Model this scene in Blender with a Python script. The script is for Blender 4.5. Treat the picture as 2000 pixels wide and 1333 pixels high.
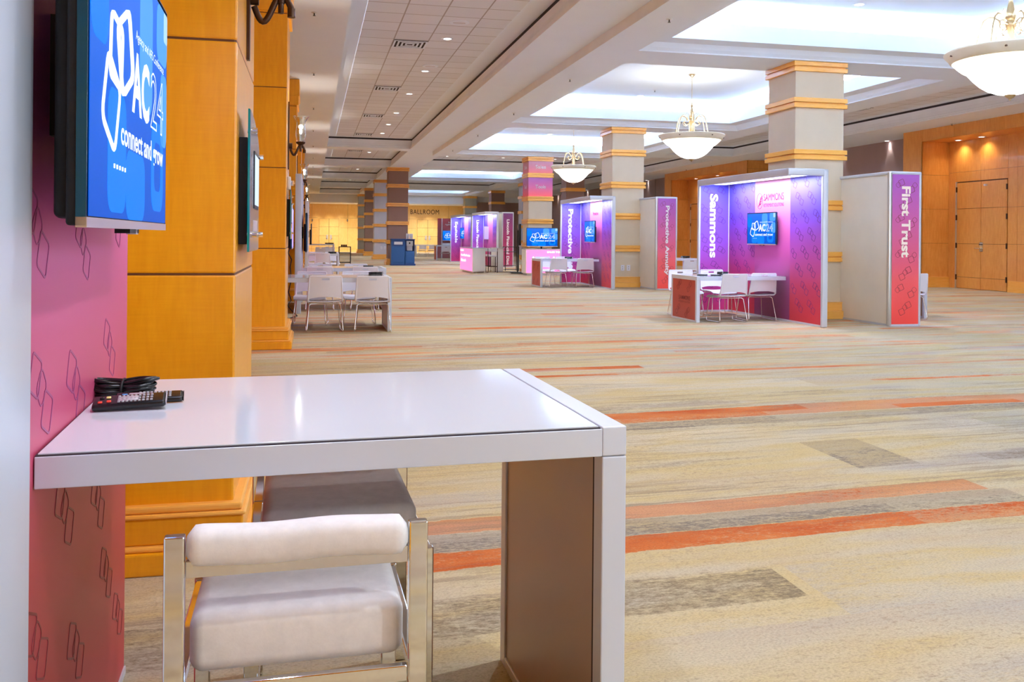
import bpy, math, random
from mathutils import Matrix, Vector
random.seed(7)
R = math.radians
sc = bpy.context.scene
for o in list(bpy.data.objects): bpy.data.objects.remove(o)

# ---------------------------------------------------------------- camera, world, exposure
CAMH, FPX, YAW, ROLL, HOR = 1.28, 1750.0, R(12.56), R(0.5), 462.6
cam = bpy.data.cameras.new('camera'); camo = bpy.data.objects.new('camera', cam); sc.collection.objects.link(camo)
sc.camera = camo
cam.sensor_width = 36.0; cam.lens = 36.0 * FPX / 2000.0
cam.shift_y = (HOR - 666.5) / 2000.0
cam.clip_start = 0.05; cam.clip_end = 300
_f = Vector((math.sin(YAW), math.cos(YAW), 0)); _r = Vector((math.cos(YAW), -math.sin(YAW), 0)); _u = Vector((0, 0, 1))
_c, _s = math.cos(ROLL), math.sin(ROLL)
_rr = _r * _c + _u * _s      # image right in the world (the frame is turned slightly clockwise)
_uu = _u * _c - _r * _s
camo.matrix_world = Matrix(((_rr.x, _uu.x, -_f.x, 0), (_rr.y, _uu.y, -_f.y, 0), (_rr.z, _uu.z, -_f.z, CAMH), (0, 0, 0, 1)))

w = bpy.data.worlds.new('world'); sc.world = w; w.use_nodes = True
w.node_tree.nodes['Background'].inputs[0].default_value = (.76, .87, 1.0, 1)
w.node_tree.nodes['Background'].inputs[1].default_value = 2.0  # added fill, entering through the hall's open end behind the camera
sc.view_settings.view_transform = 'Standard'; sc.view_settings.look = 'None'
sc.view_settings.exposure = 0.92; sc.view_settings.gamma = 1.0; sc.view_settings.use_curve_mapping = False
try:
    sc.cycles.diffuse_bounces = 6; sc.cycles.max_bounces = 12; sc.cycles.glossy_bounces = 5
    sc.cycles.sample_clamp_indirect = 6.0; sc.cycles.caustics_reflective = False; sc.cycles.caustics_refractive = False
    sc.cycles.use_denoising = True
except Exception: pass

COL = sc.collection
def link(o): COL.objects.link(o); return o

# ---------------------------------------------------------------- lights
def area(name, loc, sx, sy, power, color=(1, 1, 1), rot=(0, 0, 0), spread=180):
    l = bpy.data.lights.new(name, 'AREA'); l.shape = 'RECTANGLE'; l.size = sx; l.size_y = sy
    l.energy = power; l.color = color; l.spread = R(spread)
    o = link(bpy.data.objects.new(name, l)); o.location = loc; o.rotation_euler = rot
    return o
def spot(name, loc, power, color=(1, .95, .88), size=110, blend=.8, rot=(0, 0, 0), rad=.05):
    l = bpy.data.lights.new(name, 'SPOT'); l.energy = power; l.color = color; l.spot_size = R(size); l.spot_blend = blend
    l.shadow_soft_size = rad
    o = link(bpy.data.objects.new(name, l)); o.location = loc; o.rotation_euler = rot
    return o

ZL, ZH = 4.13, 4.28            # the lower and the higher soffit
COFFERS = [(4.82, 10.95, -4.0, 3.95, ZL), (4.82, 10.95, 4.95, 12.9, ZL), (4.82, 10.95, 13.88, 21.85, ZL), (4.82, 10.95, 22.85, 30.75, ZL),
           (4.7, 11.1, 40.7, 48.2, ZH), (4.7, 11.1, 58.5, 65.6, ZH)]
COVE = (0.80, 0.90, 1.0)
for (x0, x1, y0, y1, z) in COFFERS:
    zz = z + .24
    P = 30.0
    for yy in (y0 + .16, y1 - .16):
        area('cove_light', ((x0 + x1) / 2, yy, zz), x1 - x0 - .6, .10, P * (x1 - x0), COVE, (R(180), 0, 0))
    for xx in (x0 + .16, x1 - .16):
        area('cove_light', (xx, (y0 + y1) / 2, zz), .10, y1 - y0 - .6, P * (y1 - y0), COVE, (R(180), 0, 0))

# ---------------------------------------------------------------- materials
def mat(name, color=(.8, .8, .8), rough=.5, metal=0.0, emit=None, es=0.0, spec=None, coat=0.0, sheen=0.0, trans=0.0, alpha=1.0, ior=None):
    m = bpy.data.materials.new(name); m.use_nodes = True
    b = m.node_tree.nodes['Principled BSDF']
    b.inputs['Base Color'].default_value = (*color, 1); b.inputs['Roughness'].default_value = rough
    b.inputs['Metallic'].default_value = metal
    if emit: b.inputs['Emission Color'].default_value = (*emit, 1); b.inputs['Emission Strength'].default_value = es
    if spec is not None: b.inputs['Specular IOR Level'].default_value = spec
    if coat: b.inputs['Coat Weight'].default_value = coat
    if sheen: b.inputs['Sheen Weight'].default_value = sheen
    if trans: b.inputs['Transmission Weight'].default_value = trans
    if alpha < 1: b.inputs['Alpha'].default_value = alpha
    if ior: b.inputs['IOR'].default_value = ior
    return m
def srgb(r, g, b):
    f = lambda c: (c / 255 / 12.92) if c / 255 <= .04045 else ((c / 255 + .055) / 1.055) ** 2.4
    return (f(r), f(g), f(b))
class NT:
    def __init__(s, m): s.m = m; s.t = m.node_tree; s.b = s.t.nodes['Principled BSDF']
    def n(s, ty, **kw):
        x = s.t.nodes.new(ty)
        for k, v in kw.items():
            if k.startswith('i_'):
                key = k[2:]; key = int(key) if key.isdigit() else key
                x.inputs[key].default_value = v
            else: setattr(x, k, v)
        return x
    def l(s, a, b): s.t.links.new(a, b)
    def math(s, op, a, b=None, c=None):
        x = s.n('ShaderNodeMath', operation=op)
        for i, v in enumerate((a, b, c)):
            if v is None: continue
            if isinstance(v, (int, float)): x.inputs[i].default_value = v
            else: s.l(v, x.inputs[i])
        return x.outputs[0]
    def mix(s, f, a, b, blend='MIX'):
        x = s.n('ShaderNodeMix', data_type='RGBA', blend_type=blend)
        for inp, v in ((x.inputs[0], f), (x.inputs[6], a), (x.inputs[7], b)):
            if isinstance(v, (int, float)): inp.default_value = v
            elif isinstance(v, tuple): inp.default_value = (*v, 1)
            else: s.l(v, inp)
        return x.outputs[2]
    def ramp(s, fac, stops, interp='LINEAR'):
        x = s.n('ShaderNodeValToRGB'); x.color_ramp.interpolation = interp
        e = x.color_ramp.elements
        while len(e) < len(stops): e.new(.5)
        for i, (p, c) in enumerate(stops): e[i].position = p; e[i].color = (*c, 1)
        s.l(fac, x.inputs[0]); return x.outputs[0]
    def coords(s, scale=(1, 1, 1), kind='Object', rot=(0, 0, 0), loc=(0, 0, 0)):
        tc = s.n('ShaderNodeTexCoord'); mp = s.n('ShaderNodeMapping')
        mp.inputs['Scale'].default_value = scale; mp.inputs['Rotation'].default_value = rot; mp.inputs['Location'].default_value = loc
        s.l(tc.outputs[kind], mp.inputs[0]); return mp.outputs[0]
    def noise(s, vec, scale=5, detail=3, rough=.55, dist=0.0):
        x = s.n('ShaderNodeTexNoise'); x.inputs['Scale'].default_value = scale; x.inputs['Detail'].default_value = detail
        x.inputs['Roughness'].default_value = rough; x.inputs['Distortion'].default_value = dist
        s.l(vec, x.inputs['Vector']); return x.outputs['Fac']
def wood(name, c0, c1, rough=.32, horiz=False):
    m = mat(name, c0, rough, coat=.15); t = NT(m)
    v = t.coords((9, 9, 1.2) if not horiz else (1.2, 1.2, 14))
    a = t.noise(v, 3.0, 5, .6, .3); v2 = t.coords((1.2, 1.2, .6)); b_ = t.noise(v2, 1.6, 2)
    v3 = t.coords((3, 3, 60)); d = t.noise(v3, 2.0, 2)
    f = t.math('ADD', t.math('MULTIPLY', a, .55), t.math('ADD', t.math('MULTIPLY', b_, .3), t.math('MULTIPLY', d, .2)))
    t.l(t.ramp(f, [(.36, c0), (.68, c1)]), t.b.inputs['Base Color'])
    return m
def fabric(name, c, amt=.12, rough=.95, scale=40):
    m = mat(name, c, rough, sheen=.3); t = NT(m)
    a = t.noise(t.coords((1, 1, 1)), scale, 4, .7)
    c0 = tuple(x * (1 - amt) for x in c); c1 = tuple(min(1, x * (1 + amt)) for x in c)
    t.l(t.ramp(a, [(.3, c0), (.7, c1)]), t.b.inputs['Base Color'])
    bp = t.n('ShaderNodeBump'); bp.inputs['Strength'].default_value = .15; bp.inputs['Distance'].default_value = .004
    t.l(a, bp.inputs['Height']); t.l(bp.outputs[0], t.b.inputs['Normal'])
    return m
def plaster(name, c, rough=.85, amt=.03):
    m = mat(name, c, rough); t = NT(m); a = t.noise(t.coords((1, 1, 1)), 2.2, 3)
    t.l(t.ramp(a, [(.3, tuple(x * (1 - amt) for x in c)), (.7, tuple(min(1, x * (1 + amt)) for x in c))]), t.b.inputs['Base Color'])
    return m
def zgrad(name, stops, height=2.3, rough=.4, zoff=0.0):
    """printed graphic: colour runs with the height of the panel"""
    m = mat(name, (.5, .1, .4), rough); t = NT(m)
    tc = t.n('ShaderNodeTexCoord'); sp = t.n('ShaderNodeSeparateXYZ'); t.l(tc.outputs['Object'], sp.inputs[0])
    f = t.math('DIVIDE', t.math('SUBTRACT', sp.outputs[2], zoff), height)
    t.l(t.ramp(f, stops), t.b.inputs['Base Color']); return m

M = {}
M['ceil'] = plaster('white_painted_ceiling', (.80, .88, .995), .85, .01)
M['trimw'] = plaster('cream_painted_crown', (.84, .865, .91))
M['dark'] = mat('dark_reveal', (.03, .02, .025), .8)
M['wood'] = wood('honey_maple', srgb(222, 146, 6), srgb(238, 166, 22))
M['woodh'] = wood('honey_maple_banding', srgb(232, 160, 56), srgb(244, 184, 90), horiz=True)
M['woodp'] = wood('figured_maple_panelling', srgb(206, 132, 50), srgb(228, 160, 78))
M['woodfar'] = wood('pale_gold_maple', srgb(230, 184, 100), srgb(242, 206, 134))
M['woodd'] = mat('dark_panel_joint', srgb(96, 52, 16), .7)
M['cream'] = plaster('beige_wallcovering', srgb(218, 203, 180))
M['brown'] = plaster('wallcovering_in_shade', srgb(146, 120, 112))  # column rows standing in shade: the shade is put into the colour
M['silver'] = plaster('pale_grey_matte', srgb(200, 202, 212))  # on columns, the brighter light of that row is put into the colour
M['sage'] = plaster('grey_green_matte', srgb(168, 164, 144))  # on the farthest columns, the row's lighting is put into the colour
M['taupe'] = plaster('taupe_wallcovering', srgb(158, 134, 132))
M['white'] = mat('white_laminate', (.62, .66, .71), .09, spec=.6)
M['alu'] = mat('satin_white_metal', (.62, .66, .75), .35, metal=.15)
M['bezel'] = mat('blue_black_bezel', (.01, .09, .18), .25, metal=.5)
M['alug'] = mat('brushed_aluminium', (.66, .66, .66), .3, metal=.8)
M['leg_in'] = mat('taupe_brushed_panel', srgb(176, 150, 132), .35, metal=.15)
M['chrome'] = mat('polished_chrome', (.86, .86, .86), .05, metal=1)
M['velvet'] = fabric('ivory_velvet', (.74, .71, .70), .07, scale=30)
M['plastic'] = mat('white_moulded_plastic', (.76, .76, .84), .4)
M['black'] = mat('black_plastic', (.008, .007, .008), .5, spec=.25)
M['blackmet'] = mat('black_powder_coated_metal', (.02, .018, .018), .45)
M['panelback'] = plaster('off_white_panel', srgb(244, 238, 228), .5)
M['bronze'] = mat('dark_bronze', srgb(74, 50, 36), .38, metal=.8)
M['brass'] = mat('aged_brass', srgb(178, 156, 120), .3, metal=.85)
M['glass'] = mat('clear_glass', (.95, 1, 1), .03, trans=1.0, ior=1.3)
M['alab'] = plaster('alabaster', srgb(236, 228, 206), .35, .06)
M['alabglow'] = mat('lit_alabaster', (.9, .88, .8), .4, emit=(1, .95, .85), es=1.0)
M['lampglow'] = mat('lit_bowl_glass', (1, 1, 1), .4, emit=(1, .985, .96), es=4.0)
M['bulb'] = mat('lit_bulb', (1, 1, 1), .4, emit=(1, .93, .85), es=9.0)
M['dlglow'] = mat('lit_downlight_lens', (1, 1, 1), .4, emit=(1, .98, .95), es=5.0)
M['led'] = mat('lit_diffuser_strip', (1, 1, 1), .4, emit=(.72, .84, 1), es=2.0)
M['pinklit'] = zgrad('backlit_pink_graphic', [(0, (.9, .25, .6)), (1, (.9, .2, .35))], .9)
_b = M['pinklit'].node_tree.nodes['Principled BSDF']; _b.inputs['Emission Color'].default_value = (1, .20, .52, 1); _b.inputs['Emission Strength'].default_value = .6
M['ink'] = mat('white_print', (.92, .92, .95), .5)
M['inklit'] = mat('backlit_white_print', (1, 1, 1), .5, emit=(1, 1, 1), es=1.0)
M['screenwhite'] = mat('lit_white_pixels', (0, 0, 0), .3, emit=(.85, 1, 1), es=.7)
M['line'] = mat('plum_line_print', srgb(96, 36, 116), .5)
M['linered'] = mat('dark_red_line_print', srgb(110, 24, 40), .5)
M['maroon'] = mat('maroon_logo_print', srgb(140, 24, 70), .5)
M['ftprint'] = mat('cream_print', srgb(250, 240, 226), .5)
M['blue'] = mat('blue_painted_wood', srgb(20, 84, 150), .4)
M['steel'] = mat('light_steel', (.7, .7, .72), .3, metal=.5)
M['violet'] = zgrad('violet_to_red_print', [(0, srgb(196, 44, 52)), (.25, srgb(190, 50, 90)), (.48, srgb(170, 66, 160)), (.72, srgb(108, 70, 196)), (1, srgb(112, 104, 224))])
M['pinkc'] = zgrad('magenta_centre_print', [(0, srgb(128, 48, 100)), (.3, srgb(150, 56, 118)), (.5, srgb(204, 84, 164)), (.8, srgb(222, 124, 176)), (1, srgb(226, 150, 196))])
M['wing'] = zgrad('lilac_wing_print', [(0, srgb(206, 56, 120)), (.3, srgb(176, 70, 160)), (.6, srgb(132, 82, 200)), (1, srgb(92, 88, 220))])
M['wingr'] = zgrad('coral_wing_print', [(0, srgb(226, 60, 48)), (.3, srgb(216, 80, 84)), (.62, srgb(196, 88, 140)), (1, srgb(160, 88, 186))])
M['fgwall'] = zgrad('pink_to_coral_print', [(0, srgb(196, 58, 60)), (.3, srgb(196, 64, 76)), (.48, srgb(196, 82, 128)), (.62, srgb(206, 92, 158)), (.8, srgb(180, 84, 150)), (1, srgb(170, 90, 170))])
M['legred'] = mat('brick_red_print', srgb(168, 56, 46), .4)
M['darkred'] = zgrad('deep_red_print', [(0, srgb(130, 56, 56)), (.45, srgb(120, 40, 50)), (1, srgb(164, 40, 52))])
M['wrap'] = zgrad('violet_to_coral_wrap', [(0, srgb(240, 84, 84)), (.5, srgb(206, 90, 134)), (1, srgb(164, 84, 158))], .62)
M['wrap2'] = zgrad('pale_violet_to_coral_wrap', [(0, srgb(232, 110, 110)), (.5, srgb(210, 140, 160)), (1, srgb(196, 160, 196))], .62)
M['lfd'] = zgrad('plum_to_crimson_print', [(0, srgb(200, 60, 110)), (.5, srgb(176, 50, 110)), (1, srgb(124, 66, 130))])

# screen blues
def screen_mat():
    m = mat('lit_blue_screen', (0, 0, .02), .6, spec=.05); t = NT(m)
    tc = t.n('ShaderNodeTexCoord'); sp = t.n('ShaderNodeSeparateXYZ'); t.l(tc.outputs['Generated'], sp.inputs[0])
    f = t.math('ADD', t.math('MULTIPLY', sp.outputs[2], .9), t.math('MULTIPLY', t.noise(tc.outputs['Generated'], 1.3, 1), .2))
    t.l(t.ramp(f, [(.1, (.0, .065, .42)), (.5, (.0, .085, .50)), (1, (.02, .13, .62))]), t.b.inputs['Emission Color'])
    t.b.inputs['Emission Strength'].default_value = .85
    return m
M['screen'] = screen_mat()
M['scr1'] = mat('lit_mid_blue_pixels', (0, 0, .02), .6, spec=.05, emit=(.0, .13, .62), es=1.0)
M['scr2'] = mat('lit_pale_blue_pixels', (0, 0, .02), .6, spec=.05, emit=(.05, .22, .66), es=1.0)
M['scr3'] = mat('lit_lightest_blue_pixels', (0, 0, .02), .6, spec=.05, emit=(.25, .42, .72), es=1.0)
M['lilacscreen'] = mat('lit_lilac_screen', (.3, .25, .5), .3, emit=(.35, .25, .65), es=.5)

# tile ceiling
m = mat('mineral_ceiling_tile', (.62, .58, .55), .9); t = NT(m)
v = t.coords((1, 1, 1), loc=(-.15 + .59, 0, 0))
br = t.n('ShaderNodeTexBrick'); br.offset = 0.0; br.squash = 1.0
br.inputs['Color1'].default_value = (.79, .85, .95, 1); br.inputs['Color2'].default_value = (.72, .77, .86, 1)
br.inputs['Mortar'].default_value = (.30, .28, .28, 1); br.inputs['Scale'].default_value = 1.0
br.inputs['Mortar Size'].default_value = .011; br.inputs['Brick Width'].default_value = .59; br.inputs['Row Height'].default_value = .59
br.inputs['Bias'].default_value = -.1
t.l(v, br.inputs['Vector']); nn = t.noise(t.coords((1, 1, 1)), 120, 3, .8)
t.l(t.mix(.25, br.outputs[0], t.ramp(nn, [(.3, (.6, .59, .6)), (.7, (.82, .81, .82))])), t.b.inputs['Base Color'])
M['tile'] = m

# carpet
def carpet():
    m = mat('streaked_carpet', (.5, .4, .3), 1.0, spec=.1); t = NT(m)
    tc = t.n('ShaderNodeTexCoord'); sp = t.n('ShaderNodeSeparateXYZ'); t.l(tc.outputs['Object'], sp.inputs[0])
    X, Y = sp.outputs[0], sp.outputs[1]
    warp = t.noise(t.coords((.25, .25, 1)), 1.0, 2)
    V = t.math('SUBTRACT', Y, t.math('MULTIPLY', X, .06))
    V = t.math('ADD', V, t.math('MULTIPLY', t.math('SUBTRACT', warp, .5), .25))
    V = t.math('ADD', V, t.math('MULTIPLY', t.math('SUBTRACT', t.noise(t.coords((7, 9, 1)), 1.0, 4, .7), .5), .05))
    cv = t.n('ShaderNodeCombineXYZ'); t.l(X, cv.inputs[0]); t.l(V, cv.inputs[1])
    def st(sx, sy, scale, detail=4, rough=.6, off=0):
        mp = t.n('ShaderNodeMapping'); mp.inputs['Scale'].default_value = (sx, sy, 1); mp.inputs['Location'].default_value = (off, off * 1.7, 0)
        t.l(cv.outputs[0], mp.inputs[0]); return t.noise(mp.outputs[0], scale, detail, rough)
    sand, gold, grey, olive, tan = srgb(186, 174, 150), srgb(187, 168, 127), srgb(168, 160, 153), srgb(168, 162, 124), srgb(177, 159, 138)
    fine = t.noise(t.coords((34, 80, 1)), 1.0, 4, .75)
    fine2 = t.noise(t.coords((11, 30, 1), loc=(5, 2, 0)), 1.0, 3, .7)
    hz = t.math('ADD', t.math('MULTIPLY', fine, .65), t.math('MULTIPLY', fine2, .45))      # 0.3 .. 0.8, the heathered yarn
    def heather(cov, k=7.0, off=.98):
        """yarn by yarn: a colour shows where coverage + grain passes a threshold"""
        x = t.math('MULTIPLY', t.math('SUBTRACT', t.math('ADD', cov, hz), off), k); x = t.n('ShaderNodeClamp').outputs[0] if 0 else x
        m_ = t.n('ShaderNodeClamp'); t.l(x, m_.inputs[0]); return m_.outputs[0]
    base = t.ramp(st(.32, 1.5, 1.0, 3), [(.33, grey), (.43, sand), (.5, gold), (.58, sand), (.68, tan)])
    def blocks(wd, ln, seed):
        bi = t.math('FLOOR', t.math('ADD', t.math('DIVIDE', V, wd), seed))
        wn = t.n('ShaderNodeTexWhiteNoise', noise_dimensions='1D'); t.l(bi, wn.inputs['W'])
        xi = t.math('FLOOR', t.math('ADD', t.math('DIVIDE', X, ln), t.math('MULTIPLY', wn.outputs[0], 7.0)))
        wn2 = t.n('ShaderNodeTexWhiteNoise', noise_dimensions='2D'); cb = t.n('ShaderNodeCombineXYZ'); t.l(bi, cb.inputs[0]); t.l(xi, cb.inputs[1]); t.l(cb.outputs[0], wn2.inputs[0])
        return wn2.outputs[0]
    b1 = blocks(.46, 3.4, .3)
    bandc = t.ramp(b1, [(0, sand), (.22, grey), (.38, gold), (.56, tan), (.70, srgb(204, 193, 172)), (.84, olive), (.93, grey)], 'CONSTANT')
    c = t.mix(heather(t.ramp(st(.5, 1.4, 1.3, 2, .5, 9), [(.3, (.3, .3, .3)), (.7, (.68, .68, .68))]), 2.2), base, bandc)
    b2 = blocks(.21, 2.3, .7)
    dkc = t.math('MULTIPLY', t.ramp(b2, [(0, (.12, .12, .12)), (.45, (.3, .3, .3)), (.72, (.42, .42, .42)), (.88, (.52, .52, .52))], 'CONSTANT'), t.ramp(st(.8, 3.5, 1.0, 3, .6, 21), [(.35, (.55, .55, .55)), (.65, (1.15, 1.15, 1.15))]))
    c = t.mix(t.math('MULTIPLY', heather(dkc, 4.0), .75), c, srgb(112, 98, 86))
    def band(v0, v1, x0=None, x1=None):
        a = t.math('MULTIPLY', t.math('GREATER_THAN', V, v0), t.math('LESS_THAN', V, v1))
        if x0 is not None: a = t.math('MULTIPLY', a, t.math('GREATER_THAN', X, x0))
        if x1 is not None: a = t.math('MULTIPLY', a, t.math('LESS_THAN', X, x1))
        return a
    b3 = blocks(.31, 1.15, .1)
    cov = t.math('ADD', t.ramp(b3, [(0, (.50, .50, .50)), (.3, (.62, .62, .62)), (.6, (.74, .74, .74))], 'CONSTANT'), t.math('MULTIPLY', t.math('SUBTRACT', st(.9, 2, 1.0, 2, .5, 5), .5), .5))
    rag = heather(cov, 4.0)
    orange = t.ramp(st(1.5, 6, 1.0, 3, .6, 2), [(.35, srgb(172, 80, 34)), (.7, srgb(196, 118, 66))])
    # the wide terracotta stripes near the table and the long ones farther on
    near = None
    for b in ((3.78, 3.965, .2, 3.42), (3.375, 3.56, .2, 5.6), (5.72, 6.05, 1.2, None)):
        k = band(*b); near = k if near is None else t.math('MAXIMUM', near, k)
    c = t.mix(t.math('MULTIPLY', near, t.math('MAXIMUM', rag, .6)), c, orange)
    far = None
    for b in ((8.12, 8.30, -3, 3.2), (7.75, 7.86, 2, 9), (6.9, 6.98, 5, 9), (10.1, 10.35, -1, 7), (9.2, 9.3, 4, 14), (12.0, 12.2, 0, 9), (13.2, 13.3, 5, 16), (14.0, 14.25, -1, 6), (15.6, 15.85, 1, 7), (10.9, 11.05, 8, 16),
              (17.6, 17.9, -1, 6), (17, 17.2, 9, 17), (19.6, 19.9, 0, 8), (21.7, 22, 2, 12), (24.2, 24.6, -1, 7), (27.2, 27.5, 0, 9), (30.3, 30.8, -1, 8), (34.5, 35, 0, 9), (39, 39.7, 2, 12), (45, 45.8, 2, 12)):
        k = band(*b); far = k if far is None else t.math('MAXIMUM', far, k)
    c = t.mix(t.math('MULTIPLY', far, t.math('MULTIPLY', rag, t.ramp(st(.6, 1.2, 1.0, 2, .5, 91), [(.38, (.15, .15, .15)), (.55, (1, 1, 1))]))), c, orange)
    gcov = t.math('ADD', .54, t.math('MULTIPLY', t.math('SUBTRACT', b3, .5), .16))
    gh = heather(gcov, 4.0)
    gk = t.math('MAXIMUM', band(3.565, 3.775, .2, 3.5), band(4.3, 4.92, 3.0, 3.42))
    gk = t.math('MAXIMUM', gk, band(5.5, 5.70, 1.5, 7))
    c = t.mix(t.math('MULTIPLY', gk, t.math('MAXIMUM', gh, .3)), c, srgb(118, 108, 102))
    gk = t.math('MAXIMUM', band(2.80, 3.1, -1, 1.75), band(4.25, 4.38, 3.9, 6))
    c = t.mix(t.math('MULTIPLY', gk, t.math('MULTIPLY', gh, .85)), c, srgb(108, 94, 80))
    # broken lengthwise wisps
    w1 = st(.9, 26, 1.0, 4, .7, 31); w2 = st(.25, 1.1, 1.0, 2, .5, 44)
    wm = t.math('MULTIPLY', t.ramp(w1, [(.50, (0, 0, 0)), (.60, (1, 1, 1))]), t.ramp(w2, [(.44, (0, 0, 0)), (.58, (.62, .62, .62))]))
    c = t.mix(wm, c, srgb(128, 112, 98))
    w3 = st(.5, 7, 1.0, 3, .6, 57); w4 = st(.22, .9, 1.0, 2, .5, 71); isfar = t.ramp(t.math('DIVIDE', V, 20), [(.36, (0, 0, 0)), (.48, (1, 1, 1))])
    om = t.math('MULTIPLY', t.math('MULTIPLY', t.ramp(w3, [(.54, (0, 0, 0)), (.60, (.8, .8, .8))]), t.ramp(w4, [(.40, (0, 0, 0)), (.50, (1, 1, 1))])), isfar)
    c = t.mix(om, c, srgb(204, 130, 82))
    dots = t.noise(t.coords((26, 58, 1), loc=(3, 3, 0)), 1.0, 3, .8); dz = st(.6, 1.3, 1.0, 3, .6, 83)
    dm = t.math('MULTIPLY', t.ramp(dots, [(.54, (0, 0, 0)), (.64, (1, 1, 1))]), t.ramp(dz, [(.38, (.1, .1, .1)), (.62, (.7, .7, .7))]))
    c = t.mix(dm, c, srgb(140, 122, 102))
    # pile speckle
    sp1 = t.noise(t.coords((60, 110, 1)), 1.6, 2, .7)
    c = t.mix(.45, c, t.mix(1.0, c, t.ramp(sp1, [(.32, (.5, .5, .5)), (.5, (1, 1, 1)), (.7, (1.25, 1.25, 1.25))]), 'MULTIPLY'))
    t.l(c, t.b.inputs['Base Color'])
    bp = t.n('ShaderNodeBump'); bp.inputs['Strength'].default_value = .25; bp.inputs['Distance'].default_value = .003
    t.l(sp1, bp.inputs['Height']); t.l(bp.outputs[0], t.b.inputs['Normal'])
    return m
M['carpet'] = carpet()

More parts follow.
